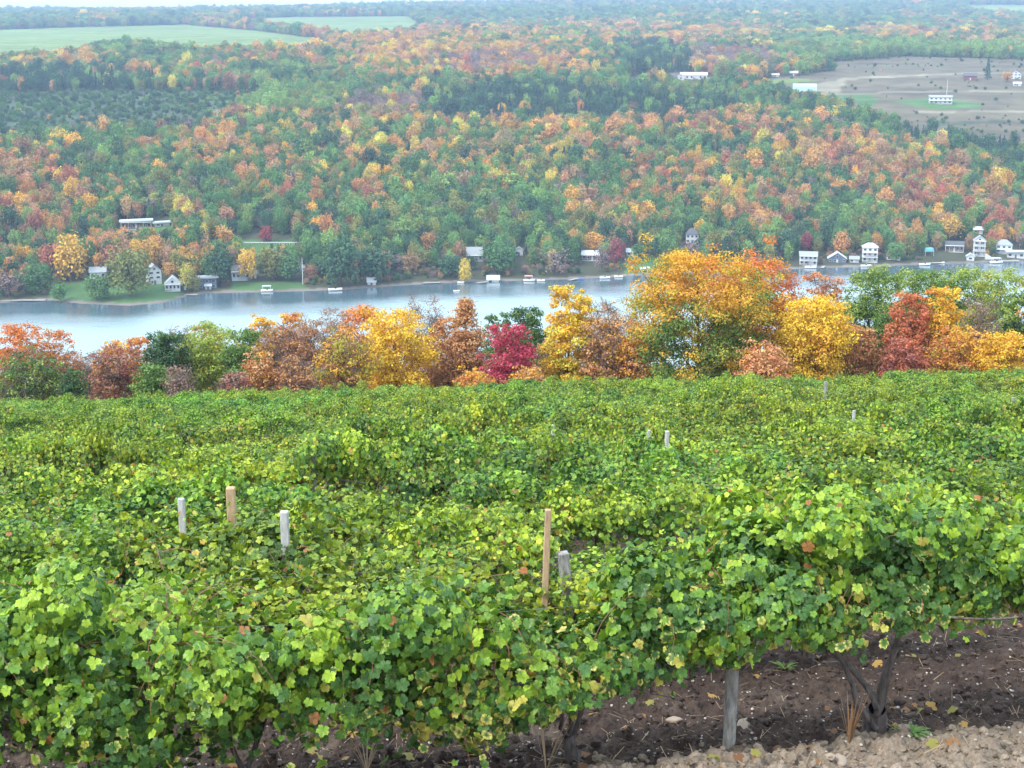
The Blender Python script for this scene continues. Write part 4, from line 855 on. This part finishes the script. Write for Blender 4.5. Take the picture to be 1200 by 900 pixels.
def vine_foliage(seed, L=2.55, top=1.7, low=.75, nshoot=120, yel=.12, dip=None, lowyel=.35, npts=17, TP=TPL, lowk=0.):
    r = np.random.default_rng(seed); sx = (r.random(nshoot) - .5) * L; base = .50 * top + .10 + r.random(nshoot) * .25 + .75 * (fbm(sx * 1.6 + seed * 5, np.full(nshoot, seed * 1.3), 2, 3) - .42)
    lump = fbm(sx * 1.6 + seed * 5, np.full(nshoot, seed * 1.3), 2, 3); vig = .30 + 1.2 * lump
    if dip is not None: dk = 1 - dip[1] * np.exp(-((sx - dip[0]) / dip[2]) ** 2); vig = vig * dk; base = base * (.35 + .65 * dk)
    lowf = lambda x_: low + lowk * x_ + .75 * (fbm(x_ * 2.3 + seed * 3.1, x_ * 0 + seed, 2, 19) - .40)
    a = r.random(nshoot) * 2 * np.pi
    sdir = np.where(r.random(nshoot) < .5, -1., 1.); d = np.stack([.8 * np.cos(a), sdir * (.25 + .75 * r.random(nshoot)), .9 + .9 * r.random(nshoot)], 1); d = norm(d)
    p = np.stack([sx, (r.random(nshoot) - .5) * .2, base], 1); grav = .10 + .12 * r.random(nshoot); st = .075 * vig * (.8 + .5 * r.random(nshoot))
    pts = [p.copy()]
    for k in range(npts - 1):
        d = norm(d + np.stack([r.normal(size=nshoot) * .12, r.normal(size=nshoot) * .1, -grav * np.ones(nshoot) * (1 + k * .06)], 1)); p = p + d * st[:, None]
        p[:, 1] = np.clip(p[:, 1], -.56, .56); p[:, 2] = np.maximum(p[:, 2], lowf(p[:, 0]) + r.random(nshoot) * .12); pts.append(p.copy())
    S = np.stack(pts, 1)                       # shoots x points x 3
    Pn = S[:, 1:].reshape(-1, 3); n_ = len(Pn); Pn = Pn + r.normal(size=(n_, 3)) * np.array([.07, .06, .06])
    # bushy mounds of leaves that make the lumpy outside of the canopy
    nm = int(5.2 * L); mc = np.stack([(np.arange(nm) + r.random(nm)) / nm * L - L / 2, np.where(np.arange(nm) % 2 == 0, -1, 1) * (.05 + .30 * r.random(nm)), top * (.52 + .40 * r.random(nm))], 1); mr = .20 + .20 * r.random(nm)
    lowx = low + lowk * mc[:, 0]; drop = r.random(nm) < .35; mc[drop, 2] = lowx[drop] + .25 + .3 * r.random(drop.sum())
    if dip is not None: hit = np.abs(mc[:, 0] - dip[0]) < dip[2]; mc[hit, 2] = np.minimum(mc[hit, 2], top * (1 - dip[1] * .55))
    ne = int(n_ * 1.15); mk = r.choice(nm, ne, p=mr ** 2 / (mr ** 2).sum()); dv = norm(r.normal(size=(ne, 3)) + np.array([0, 0, .35]) + np.stack([np.zeros(nm), np.sign(mc[:, 1]) * .5, np.zeros(nm)], 1)[mk])
    ex = mc[mk] + dv * (mr[mk] * (.62 + .45 * r.random(ne)))[:, None] * np.array([1.1, 1, .9]); Pn = np.concatenate([Pn, ex]); dvv = np.concatenate([np.zeros((n_, 3)), dv]); n_ = len(Pn)
    keep = Pn[:, 2] > lowf(Pn[:, 0]) - .14 + .22 * r.random(n_); Pn = Pn[keep]; dvv = dvv[keep]; n_ = len(Pn)
    out = np.stack([r.normal(size=n_) * .35, np.sign(Pn[:, 1]) * (.35 + np.abs(Pn[:, 1])), .25 + 1.3 * np.clip((Pn[:, 2] - .6 * top) / (.5 * top), -.1, 1)], 1)
    isd = (np.abs(dvv).sum(1) > 0)[:, None]; nrm = norm(np.where(isd, norm(dvv + .35 * norm(out)), norm(out)) + r.normal(size=(n_, 3)) * np.where(isd, .42, .6))
    tip = np.stack([r.normal(size=n_) * .45, np.sign(Pn[:, 1]) * .45, -.9 * np.ones(n_)], 1); tip = norm(tip - nrm * (tip * nrm).sum(1)[:, None]); xa = np.cross(tip, nrm)
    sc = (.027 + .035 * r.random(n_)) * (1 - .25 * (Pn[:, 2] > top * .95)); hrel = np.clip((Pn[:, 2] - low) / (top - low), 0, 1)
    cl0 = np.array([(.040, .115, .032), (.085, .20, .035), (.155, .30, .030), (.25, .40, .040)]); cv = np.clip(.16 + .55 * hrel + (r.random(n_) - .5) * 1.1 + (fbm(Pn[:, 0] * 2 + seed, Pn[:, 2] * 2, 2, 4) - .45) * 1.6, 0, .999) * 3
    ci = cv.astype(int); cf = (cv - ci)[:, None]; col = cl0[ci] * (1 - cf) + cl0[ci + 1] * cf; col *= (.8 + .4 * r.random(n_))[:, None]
    yl = .8 * np.clip(r.random(n_) ** 4 * (yel * 3 + lowyel * 2.6 * (1 - hrel) ** 2), 0, 1) * (r.random(n_) < (.10 + .5 * (1 - hrel) ** 1.5))
    br = r.random(n_) < .006; col[br] = (.26, .12, .05); yy = r.random(n_) < yel * .05 + lowyel * .14 * (1 - hrel) ** 2; col[yy] = np.array([.40, .40, .09]) * (.7 + .5 * r.random(yy.sum()))[:, None]
    parts = []; C = []; LF = []
    tk = r.integers(0, 4, n_)
    for k in range(4):
        m_ = tk == k; tv, tf = TP[k]; V, Fq = stamp(tv, tf, Pn[m_], xa[m_], tip[m_], nrm[m_], sc[m_]); parts.append((V, Fq)); C.append(np.repeat(col[m_], len(tv), 0))
        lf = np.tile(np.stack([tv[:, 0], tv[:, 1], np.zeros(len(tv))], 1), (m_.sum(), 1)); lf[:, 2] = np.repeat(yl[m_], len(tv)); LF.append(lf)
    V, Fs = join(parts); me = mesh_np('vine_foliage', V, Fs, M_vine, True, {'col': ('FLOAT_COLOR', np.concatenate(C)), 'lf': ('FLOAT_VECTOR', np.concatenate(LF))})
    tb = [tube(S[i, ::2], np.linspace(.0045, .002, len(S[i, ::2])), 3) for i in range(0, nshoot, 2)]
    V, Fs = join(tb); ca = mesh_np('vine_canes', V, Fs, M_cane)
    return me, ca
def vine_trunk(seed, top=1.0, stout=1.0, arms=3):
    r = np.random.default_rng(seed); global rng; keep = rng; rng = r; tb = []
    def gnarl(P, rad): rad = np.array(rad) * (1 + .35 * (r.random(len(rad)) - .3)); return tube(P, rad, 8)
    P, rad = limb((0, 0, -.15), (r.normal() * .15, 0, 1), .42, .075 * stout, .06 * stout, 8, .16, .1); tb.append(gnarl(P, rad)); hd = P[-1]
    for k in range(2): P2, r2 = limb(P[3 + k], (r.normal(), r.normal() * .5, .6), .12, .05 * stout, .02, 4, .2, .1); tb.append(gnarl(P2, r2))
    for k in range(arms):
        sx = (-1, 1, .3, -.5)[k] * (.30 + .3 * r.random()); P2, r2 = limb(hd - np.array([0, 0, .06 * k]), (sx, r.normal() * .15, 1), (top - hd[2]) * 1.12, .025 * stout, .013, 9, .15, .05); tb.append(gnarl(P2, r2))
        P3, r3 = limb(P2[-1], (sx * 3, 0, .1), .9, .016, .008, 7, .1, 0); tb.append(tube(P3, r3, 5))
    V, Fs = join(tb); me = mesh_np('vine_trunk', V, Fs, M_vinebark, True); rng = keep; return me
def bunch(seed):
    r = np.random.default_rng(seed); bm = bmesh.new(); k = 0
    for i in range(34):
        t = r.random(); a = r.random() * 6.28; w_ = .035 * (1 - t * .75); bmesh.ops.create_icosphere(bm, subdivisions=1, radius=.0095, matrix=Matrix.Translation((w_ * math.cos(a), w_ * math.sin(a), -t * .13)))
    me = bpy.data.meshes.new('grape_bunch'); bm.to_mesh(me); bm.free(); me.materials.append(M_grape); return me
M_grape = plain('dark_grapes', (.035, .02, .05), .35, .4, 30); GB = bunch(3)
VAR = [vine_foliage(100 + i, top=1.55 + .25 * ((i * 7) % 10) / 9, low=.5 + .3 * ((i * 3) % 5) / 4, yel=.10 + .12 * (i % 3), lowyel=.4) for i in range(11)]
VTOP = []
for f_, _c in VAR:
    zz_ = np.empty(len(f_.vertices) * 3, np.float32); f_.vertices.foreach_get('co', zz_); VTOP.append(float(np.percentile(zz_[2::3], 98.5)))
TRK = [vine_trunk(50 + i, .95, .8 + .1 * i) for i in range(4)]
ROWA = math.atan(ROWT)
def row_y(k, x): return 10.45 + ROWT * (x - POSTX) + 2.76 * k
def vine(x, y, k, fol, trk, lab, tint, sc=1.0, flip=False, group=None, sx=1.0):
    z = hz(x, y); root = empty('grapevine', (x, y, z - .02), ROWA + (math.pi if flip else 0)); root.scale = (sx, sx, sc); tag(root, lab, 'grapevine', group)
    o = obj('foliage', fol[0], root); o['tint'] = tint; obj('trunk', trk, root); obj('canes', fol[1], root); return root
VG = 'grapevines in the vineyard rows'
FRONT = [ # x, seed, top, low, yel, lowyel, shoots, label
 (-6.77, 11, 1.75, .45, .1, .5, 150, 'front-row grapevine just beyond the left edge'),
 (-4.34, 12, 1.78, .30, .10, .45, 175, 'front-row grapevine at the left edge with foliage hanging almost to the soil'),
 (-1.91, 13, 1.75, .26, .12, .5, 175, 'front-row grapevine second from the left with pale canes at its foot'),
 (.52, 14, 1.80, .68, .16, 1.1, 170, 'front-row grapevine with yellow-edged leaves round its slim dark trunk'),
 (2.98, 15, 2.02, .98, .12, .7, 185, 'front-row grapevine with a stout forked trunk right of the grey post'),
 (5.55, 16, 2.10, 1.42, .10, .3, 120, 'front-row grapevine at the right edge with foliage held high above the soil')]
for (x, sd_, tp, lo, ye, ly, ns, lab) in FRONT:
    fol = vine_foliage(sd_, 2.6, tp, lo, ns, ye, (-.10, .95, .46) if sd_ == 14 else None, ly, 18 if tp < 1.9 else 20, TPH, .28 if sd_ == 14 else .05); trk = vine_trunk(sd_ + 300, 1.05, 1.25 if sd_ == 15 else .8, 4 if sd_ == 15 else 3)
    rt = vine(x, row_y(0, x), 0, fol, trk, lab, (1.22, 1.10, .9), group=VG)
    if sd_ == 12:
        for q_ in ((.05, -.35, 1.02), (.35, -.42, .9)): g_ = obj('grape_bunch', GB, rt); g_.location = q_
def post_xy(px, py, h=1.72, exact=None):
    r = ray(px, py); ys = np.linspace(11, 95, 4000); xs = r[0]/r[1]*ys; zr = r[2]/r[1]*ys; dz = zr - height(xs, ys, False); y = ys[np.argmin(np.abs(dz - h))]; x = r[0]/r[1]*y
    k = max(1, round(float(rowcoord(x, y)))) if exact is None else exact; y = row_y(k, x); x = r[0]/r[1]*y; y = row_y(k, x) - .05; return r[0]/r[1]*y, y, k
PXS = [(px, py, *post_xy(px, py, 1.72, e)) for px, py, e in ((636,597,1),(677,645,1),(270,571,None),(333,599,None),(212,584,None),(368,527,None),(648,498,None),(760,504,None),(782,505,None),(1001,481,None),(1187,466,None))]
vpx_d = {270: 16, 333: 12, 636: 80, 677: 90, 212: 3}
ordn = ['first', 'second', 'third', 'fourth', 'fifth', 'sixth', 'seventh', 'eighth', 'ninth', 'tenth', 'eleventh', 'twelfth', 'thirteenth', 'fourteenth', 'fifteenth', 'sixteenth', 'seventeenth', 'eighteenth', 'nineteenth', 'twentieth', 'twenty-first', 'twenty-second', 'twenty-third', 'twenty-fourth', 'twenty-fifth', 'twenty-sixth']
cnt = 6; massp = []
for k in range(1, 37):
    off = rng.random() * 2.4; xs = np.arange(-60, 60, 2.42) + off; q_ = 0
    for x in xs:
        x = x + rng.normal() * .08; y = row_y(k, x)
        if abs(x) > .385 * y + 2.2 or y > 101.5 or y < 9: continue
        if k < 3 and float(proj(x, y, hz(x, y) + 1)[0]) > 1125: continue          # bare soil where the first rows stop short
        hue = fbm(x / 5 + 3, y / 5, 3, 55) + .12 * (rng.random() - .5); vv = float(.82 + .42 * rng.random()); t_ = 1.34 + 1.7 * (hue - .42)
        tint = (float(vv * t_), float(vv * (1.10 + .3 * (hue - .4))), float(vv * (.95 - .5 * (hue - .3)))); sc = float(.76 + .44 * rng.random() + .95 * (fbm(x / 3.2, y / 3.2, 2, 57) - .45)); fi = int(rng.integers(len(VAR))); fl = bool(rng.random() < .5)
        sx = float(.80 + .24 * rng.random()); sc *= .68 if rng.random() < .07 else 1.0
        vz = hz(x, y); vpx = float(proj(x, y, vz + 1.2)[0]); wv_ = .8 * F / y
        for (ppx, ppy, pX, pY, pk) in PXS:
            if abs(vpx - ppx) < wv_ and k in (pk, pk - 1) and not (k == pk - 1 and ppx in (636,)):
                lim = (-float(ray(ppx, ppy + 3 + vpx_d.get(ppx, 8))[2] / ray(ppx, ppy + 3 + vpx_d.get(ppx, 8))[1]) * -1 * y - vz) if k < pk else pY * 0 + (float(ray(ppx, ppy + 6)[2] / ray(ppx, ppy + 6)[1]) * y - vz)
                sc = min(sc, max(.5, lim / VTOP[fi]))
        if cnt < 300:
            cnt += 1
            if vpx < -25: lab = f'grapevine just beyond the left edge in the {ordn[k]} vineyard row'
            elif vpx > 1225: lab = f'grapevine just beyond the right edge in the {ordn[k]} vineyard row'
            else: q_ += 1; lab = f'{ordn[q_-1]} grapevine from the left in the {ordn[k]} vineyard row from the path'
            vine(x, y, k, VAR[fi], TRK[fi % 4], lab, tint, sc, fl, VG, sx)
        else: massp.append((x, y, hz(x, y), *tint, sc, fi, ROWA + (math.pi if fl else 0)))
vsrc = bpy.data.collections.new('vine_source')
for i, (f_, c_) in enumerate(VAR): oo = bpy.data.objects.new('vine_foliage_%02d' % i, f_); vsrc.objects.link(oo)
mp_ = np.array(massp); ro = np.zeros((len(mp_), 3)); ro[:, 2] = mp_[:, 8]
gn_mass('vineyard', mp_[:, :3], mp_[:, 3:6], np.stack([np.full(len(mp_), 1.03), np.full(len(mp_), 1.1), mp_[:, 6]], 1), ro, mp_[:, 7].astype(int), vsrc, 'far rows of leafy green grapevines below the tree line', None)
print('vines', cnt, 'mass', len(mp_))

# posts ---------------------------------------------------------------------------------------
def post(x, y, h, w_, m_, label, lean=(0, 0), name='vineyard_post', round_=False):
    z = hz(x, y); root_m = MB()
    if round_: root_m.tube([(0, 0, -.4), (0, 0, h * .5), (0, 0, h)], [w_/2, w_/2 * .98, w_/2 * .93], 12)
    else: root_m.box(-w_/2, w_/2, -w_/2, w_/2, -.4, h)
    if round_:
        V = root_m.parts[0][0]; root_m.parts.append((V[-12:], np.array([tuple(range(12))])))
    o = root_m.build(name, m_, None, 0 if round_ else w_ * .12); o.location = (x, y, z); o.rotation_euler = (lean[0], lean[1], ROWA + random.uniform(-.2, .2)); tag(o, label, 'post', 'wooden trellis posts in the vineyard'); return o
post(POSTX, 10.40, 1.45, .105, M_post, 'grey weathered post standing in the soil left of the stout forked vine', (0, .01), round_=True)
def post_at(px, py, w_, m_, label, h=1.72, lean=(0, 0), exact=None):
    r = ray(px, py)
    x, y, k = post_xy(px, py, h, exact)
    post(x, y, r[2]/r[1]*y - hz(x, y), w_, m_, label, lean)
post_at(636, 597, .06, M_postnew, 'slim tan stake rising above the leaves left of the leaning grey post', exact=1, lean=(0, .03))
post_at(677, 645, .105, M_post, 'short grey post leaning beside the slim tan stake', exact=1, lean=(0, -.10))
post_at(270, 571, .115, M_postnew, 'broad tan post top showing above the vines between two white ones'); post_at(333, 599, .09, M_postwhite, 'whitish post top with a wire staple, nearest of the pale left-hand posts'); post_at(212, 584, .08, M_postwhite, 'small white post tip left of the broad tan post')
post_at(368, 527, .09, M_post, 'tiny grey post tip far above the whitish post'); post_at(648, 498, .07, M_postwhite, 'thin white post tip alone in the middle of the vineyard'); post_at(760, 504, .08, M_postwhite, 'white post tip, left one of a close pair right of centre')
post_at(782, 505, .08, M_postwhite, 'white post tip, right one of a close pair right of centre'); post_at(1001, 481, .07, M_postwhite, 'thin pale post tip in the right part of the far vineyard'); post_at(1187, 466, .08, M_post, 'small post tip near the right edge close to the tree line')
post_at(968, 447, .11, M_post, 'grey post standing at the far end of the vineyard below the lemon yellow maple', h=2.1)
for k, hh, lab in ((0, 1.05, 'lower trellis wire of the front vine row'), (0, 1.42, 'upper trellis wire of the front vine row'), (1, 1.38, 'trellis wire of the second vine row')):
    xs = np.linspace(-7, 9, 33); P = [(x, row_y(k, x) - .06, float(height(np.array([x]), np.array([row_y(k, x)]), False)[0]) + hh + .01 * math.sin(x * 1.3)) for x in xs]
    V, Fq = tube(P, .0014, 5); o = obj('trellis_wire', mesh_np('trellis_wire', V, Fq, M_wire, True)); tag(o, lab, 'wire', 'trellis wires')

# soil details --------------------------------------------------------------------------------
def scatter_mesh(name, pts, sizes, label, colr, seed, mt, flat=.7):
    r = np.random.default_rng(seed); bm = bmesh.new(); bmesh.ops.create_icosphere(bm, subdivisions=1, radius=1); tv = np.array([v.co[:] for v in bm.verts]); tf = np.array([[v.index for v in f.verts] for f in bm.faces]); bm.free()
    n_ = len(pts); t, bt, nn = rand_frames(n_); V, Fq = stamp(tv, tf, np.zeros((n_, 3)), t, bt, nn, sizes); V = V.reshape(n_, -1, 3); V *= (1 + .5 * (r.random((n_, V.shape[1], 1)) - .5)); V[:, :, 2] *= flat; V = V + pts[:, None]
    cl = np.repeat(colr * (.7 + .6 * r.random(n_))[:, None], len(tv), 0); o = obj(name, mesh_np(name, V.reshape(-1, 3), Fq, mt, False, {'col': ('FLOAT_COLOR', cl)})); tag(o, label, None, None, 'stuff'); o['tint'] = (1., 1., 1.); return o
def near_pts(n_, y0, y1, seed, xr=.5):
    r = np.random.default_rng(seed); y = y0 + (y1 - y0) * r.random(n_) ** 1.4; x = (r.random(n_) * 2 - 1) * (xr * y + .5); return x, y
x, y = near_pts(16000, 9.0, 20, 5); s = .010 + .045 * np.random.default_rng(6).random(len(x)) ** 3; q = rowcoord(x, y); cc = np.where((q < -.03)[:, None], np.array([.25, .20, .155]), np.array([.074, .053, .046]))
scatter_mesh('soil_clods', np.stack([x, y, height(x, y) + s * .2], 1), s, 'loose crumbled clods of tilled soil', cc, 7, M_ground)
x, y = near_pts(5200, 10.2, 19, 15); s = .005 + .012 * np.random.default_rng(16).random(len(x)) ** 2
scatter_mesh('gravel', np.stack([x, y, height(x, y) + s * .4], 1), s, 'small pale pebbles scattered on the dark soil', np.tile([.50, .44, .40], (len(x), 1)), 17, M_ground)
# dry straw and fallen leaves
r = np.random.default_rng(27); x, y = near_pts(2600, 9.6, 17, 28); z = height(x, y); n_ = len(x); a = r.random(n_) * 6.28; d = np.stack([np.cos(a), np.sin(a), .25 * r.normal(size=n_)], 1); up = np.tile([0, 0, 1.], (n_, 1)); sd_ = norm(np.cross(d, up))
tv = np.array([(-.02, -.5, 0), (.02, -.5, 0), (.012, .5, .06), (-.012, .5, .06)]); V, Fq = stamp(tv, QF, np.stack([x, y, z + .02], 1), sd_, norm(d), up, .05 + .16 * r.random(n_)); cl = np.repeat(np.array([.38, .27, .17]) * (.5 + .8 * r.random(n_))[:, None], 4, 0)
o = obj('dry_straw', mesh_np('dry_straw', V, Fq, M_leaf, False, {'col': ('FLOAT_COLOR', cl)})); o['tint'] = (1., 1., 1.); tag(o, 'dry straw and cane bits lying on the soil', None, None, 'stuff')
x, y = near_pts(230, 9.9, 18, 38); n_ = len(x); z = height(x, y); t, bt, nn = rand_frames(n_, np.tile([0, 0, 1.], (n_, 1)), .45); V, Fq = stamp(*TPL[0], np.stack([x, y, z + .03], 1), t, bt, nn, .035 + .04 * r.random(n_))
cl = np.repeat(np.array([(.30, .15, .06), (.42, .26, .08), (.20, .10, .05), (.28, .26, .07)])[r.integers(0, 4, n_)], len(TPL[0][0]), 0); o = obj('fallen_leaves', mesh_np('fallen_leaves', V, Fq, M_leaf, True, {'col': ('FLOAT_COLOR', cl)})); o['tint'] = (1., 1., 1.); tag(o, 'withered vine leaves fallen on the soil', None, None, 'stuff')
def gpt(px, py):
    r_ = ray(px, py); ys = np.linspace(7, 40, 4000); xs = r_[0]/r_[1]*ys; zs = r_[2]/r_[1]*ys; k = np.argmax(height(xs, ys) >= zs); return float(xs[k]), float(ys[k]), float(zs[k])
def blades(px, py, n_, ln, wd, colr, name, label, cat, spread=1.0, droop=1.2, seed=1):
    x, y, z = gpt(px, py); r = np.random.default_rng(seed); parts = []; C = []
    for i in range(n_):
        a = r.random() * 6.28; L = ln * (.5 + .7 * r.random()); k = 5; t = np.linspace(0, 1, k); R_ = L * t * spread * (.4 + .6 * r.random()); Hh = L * (t - droop * .5 * t ** 2) * .8
        c = np.stack([R_ * math.cos(a), R_ * math.sin(a), Hh], 1); sdv = np.array([-math.sin(a), math.cos(a), 0]) * wd; w_ = np.sin(np.pi * (t * .85 + .12))[:, None]
        V = np.concatenate([c - sdv * w_, c + sdv * w_]); Fq = np.array([(j, j + 1, k + j + 1, k + j) for j in range(k - 1)]); parts.append((V, Fq)); C.append(np.tile(np.array(colr) * (.7 + .6 * r.random()), (2 * k, 1)))
    V, Fs = join(parts); o = obj(name, mesh_np(name, V, Fs, M_leaf, False, {'col': ('FLOAT_COLOR', np.concatenate(C))})); o['tint'] = (1., 1., 1.); o.location = (x, y, z); tag(o, label, cat); return o
blades(1068, 862, 60, .17, .016, (.12, .22, .06), 'weed', 'low green leafy weed on the soil right of the stout forked vine', 'weed', seed=4)
blades(920, 785, 30, .16, .014, (.14, .22, .06), 'weed', 'small green weed behind the grey post near the second row', 'weed', seed=5)
blades(995, 872, 26, .55, .006, (.34, .20, .12), 'dead_weed', 'reddish dry stalks standing left of the stout forked trunk', 'dead weed', .25, .2, seed=6)
blades(430, 905, 14, .7, .006, (.36, .28, .22), 'dead_weed', 'pale dry canes sprouting at the bottom of the picture left of centre', 'dead weed', .5, .3, seed=8)
blades(640, 905, 9, .8, .007, (.34, .25, .18), 'dead_weed', 'bent dry canes beside the slim trunk of the yellow-edged vine', 'dead weed', .35, .2, seed=9)
for px, py, s, lab in ((873, 853, .085, 'long brown stone lying right of the grey post foot'), (790, 845, .05, 'small pale stone left of the grey post'), (1012, 833, .04, 'pale stone behind the stout forked trunk'), (985, 893, .06, 'rough light clod on the path edge by the forked trunk'), (870, 893, .07, 'light clod on the path edge at the grey post foot')):
    x, y, z = gpt(px, py); bm = bmesh.new(); bmesh.ops.create_icosphere(bm, subdivisions=3, radius=1)
    V = np.array([v.co[:] for v in bm.verts]); Fc = np.array([[v.index for v in f.verts] for f in bm.faces]); bm.free(); V = V * (.75 + .5 * fbm(V[:, 0] * 1.5 + px, V[:, 1] * 1.5 + V[:, 2], 3, 5))[:, None] * np.array([1.5, .8, .6]) * s
    o = obj('stone', mesh_np('stone', V, Fc, plain('stone_%d' % px, (.30, .24, .19), .9, .4, 18, .8), True)); o.location = (x, y, z + s * .2); o.rotation_euler = (0, 0, rng.random() * 3 - .9); tag(o, lab, 'stone')
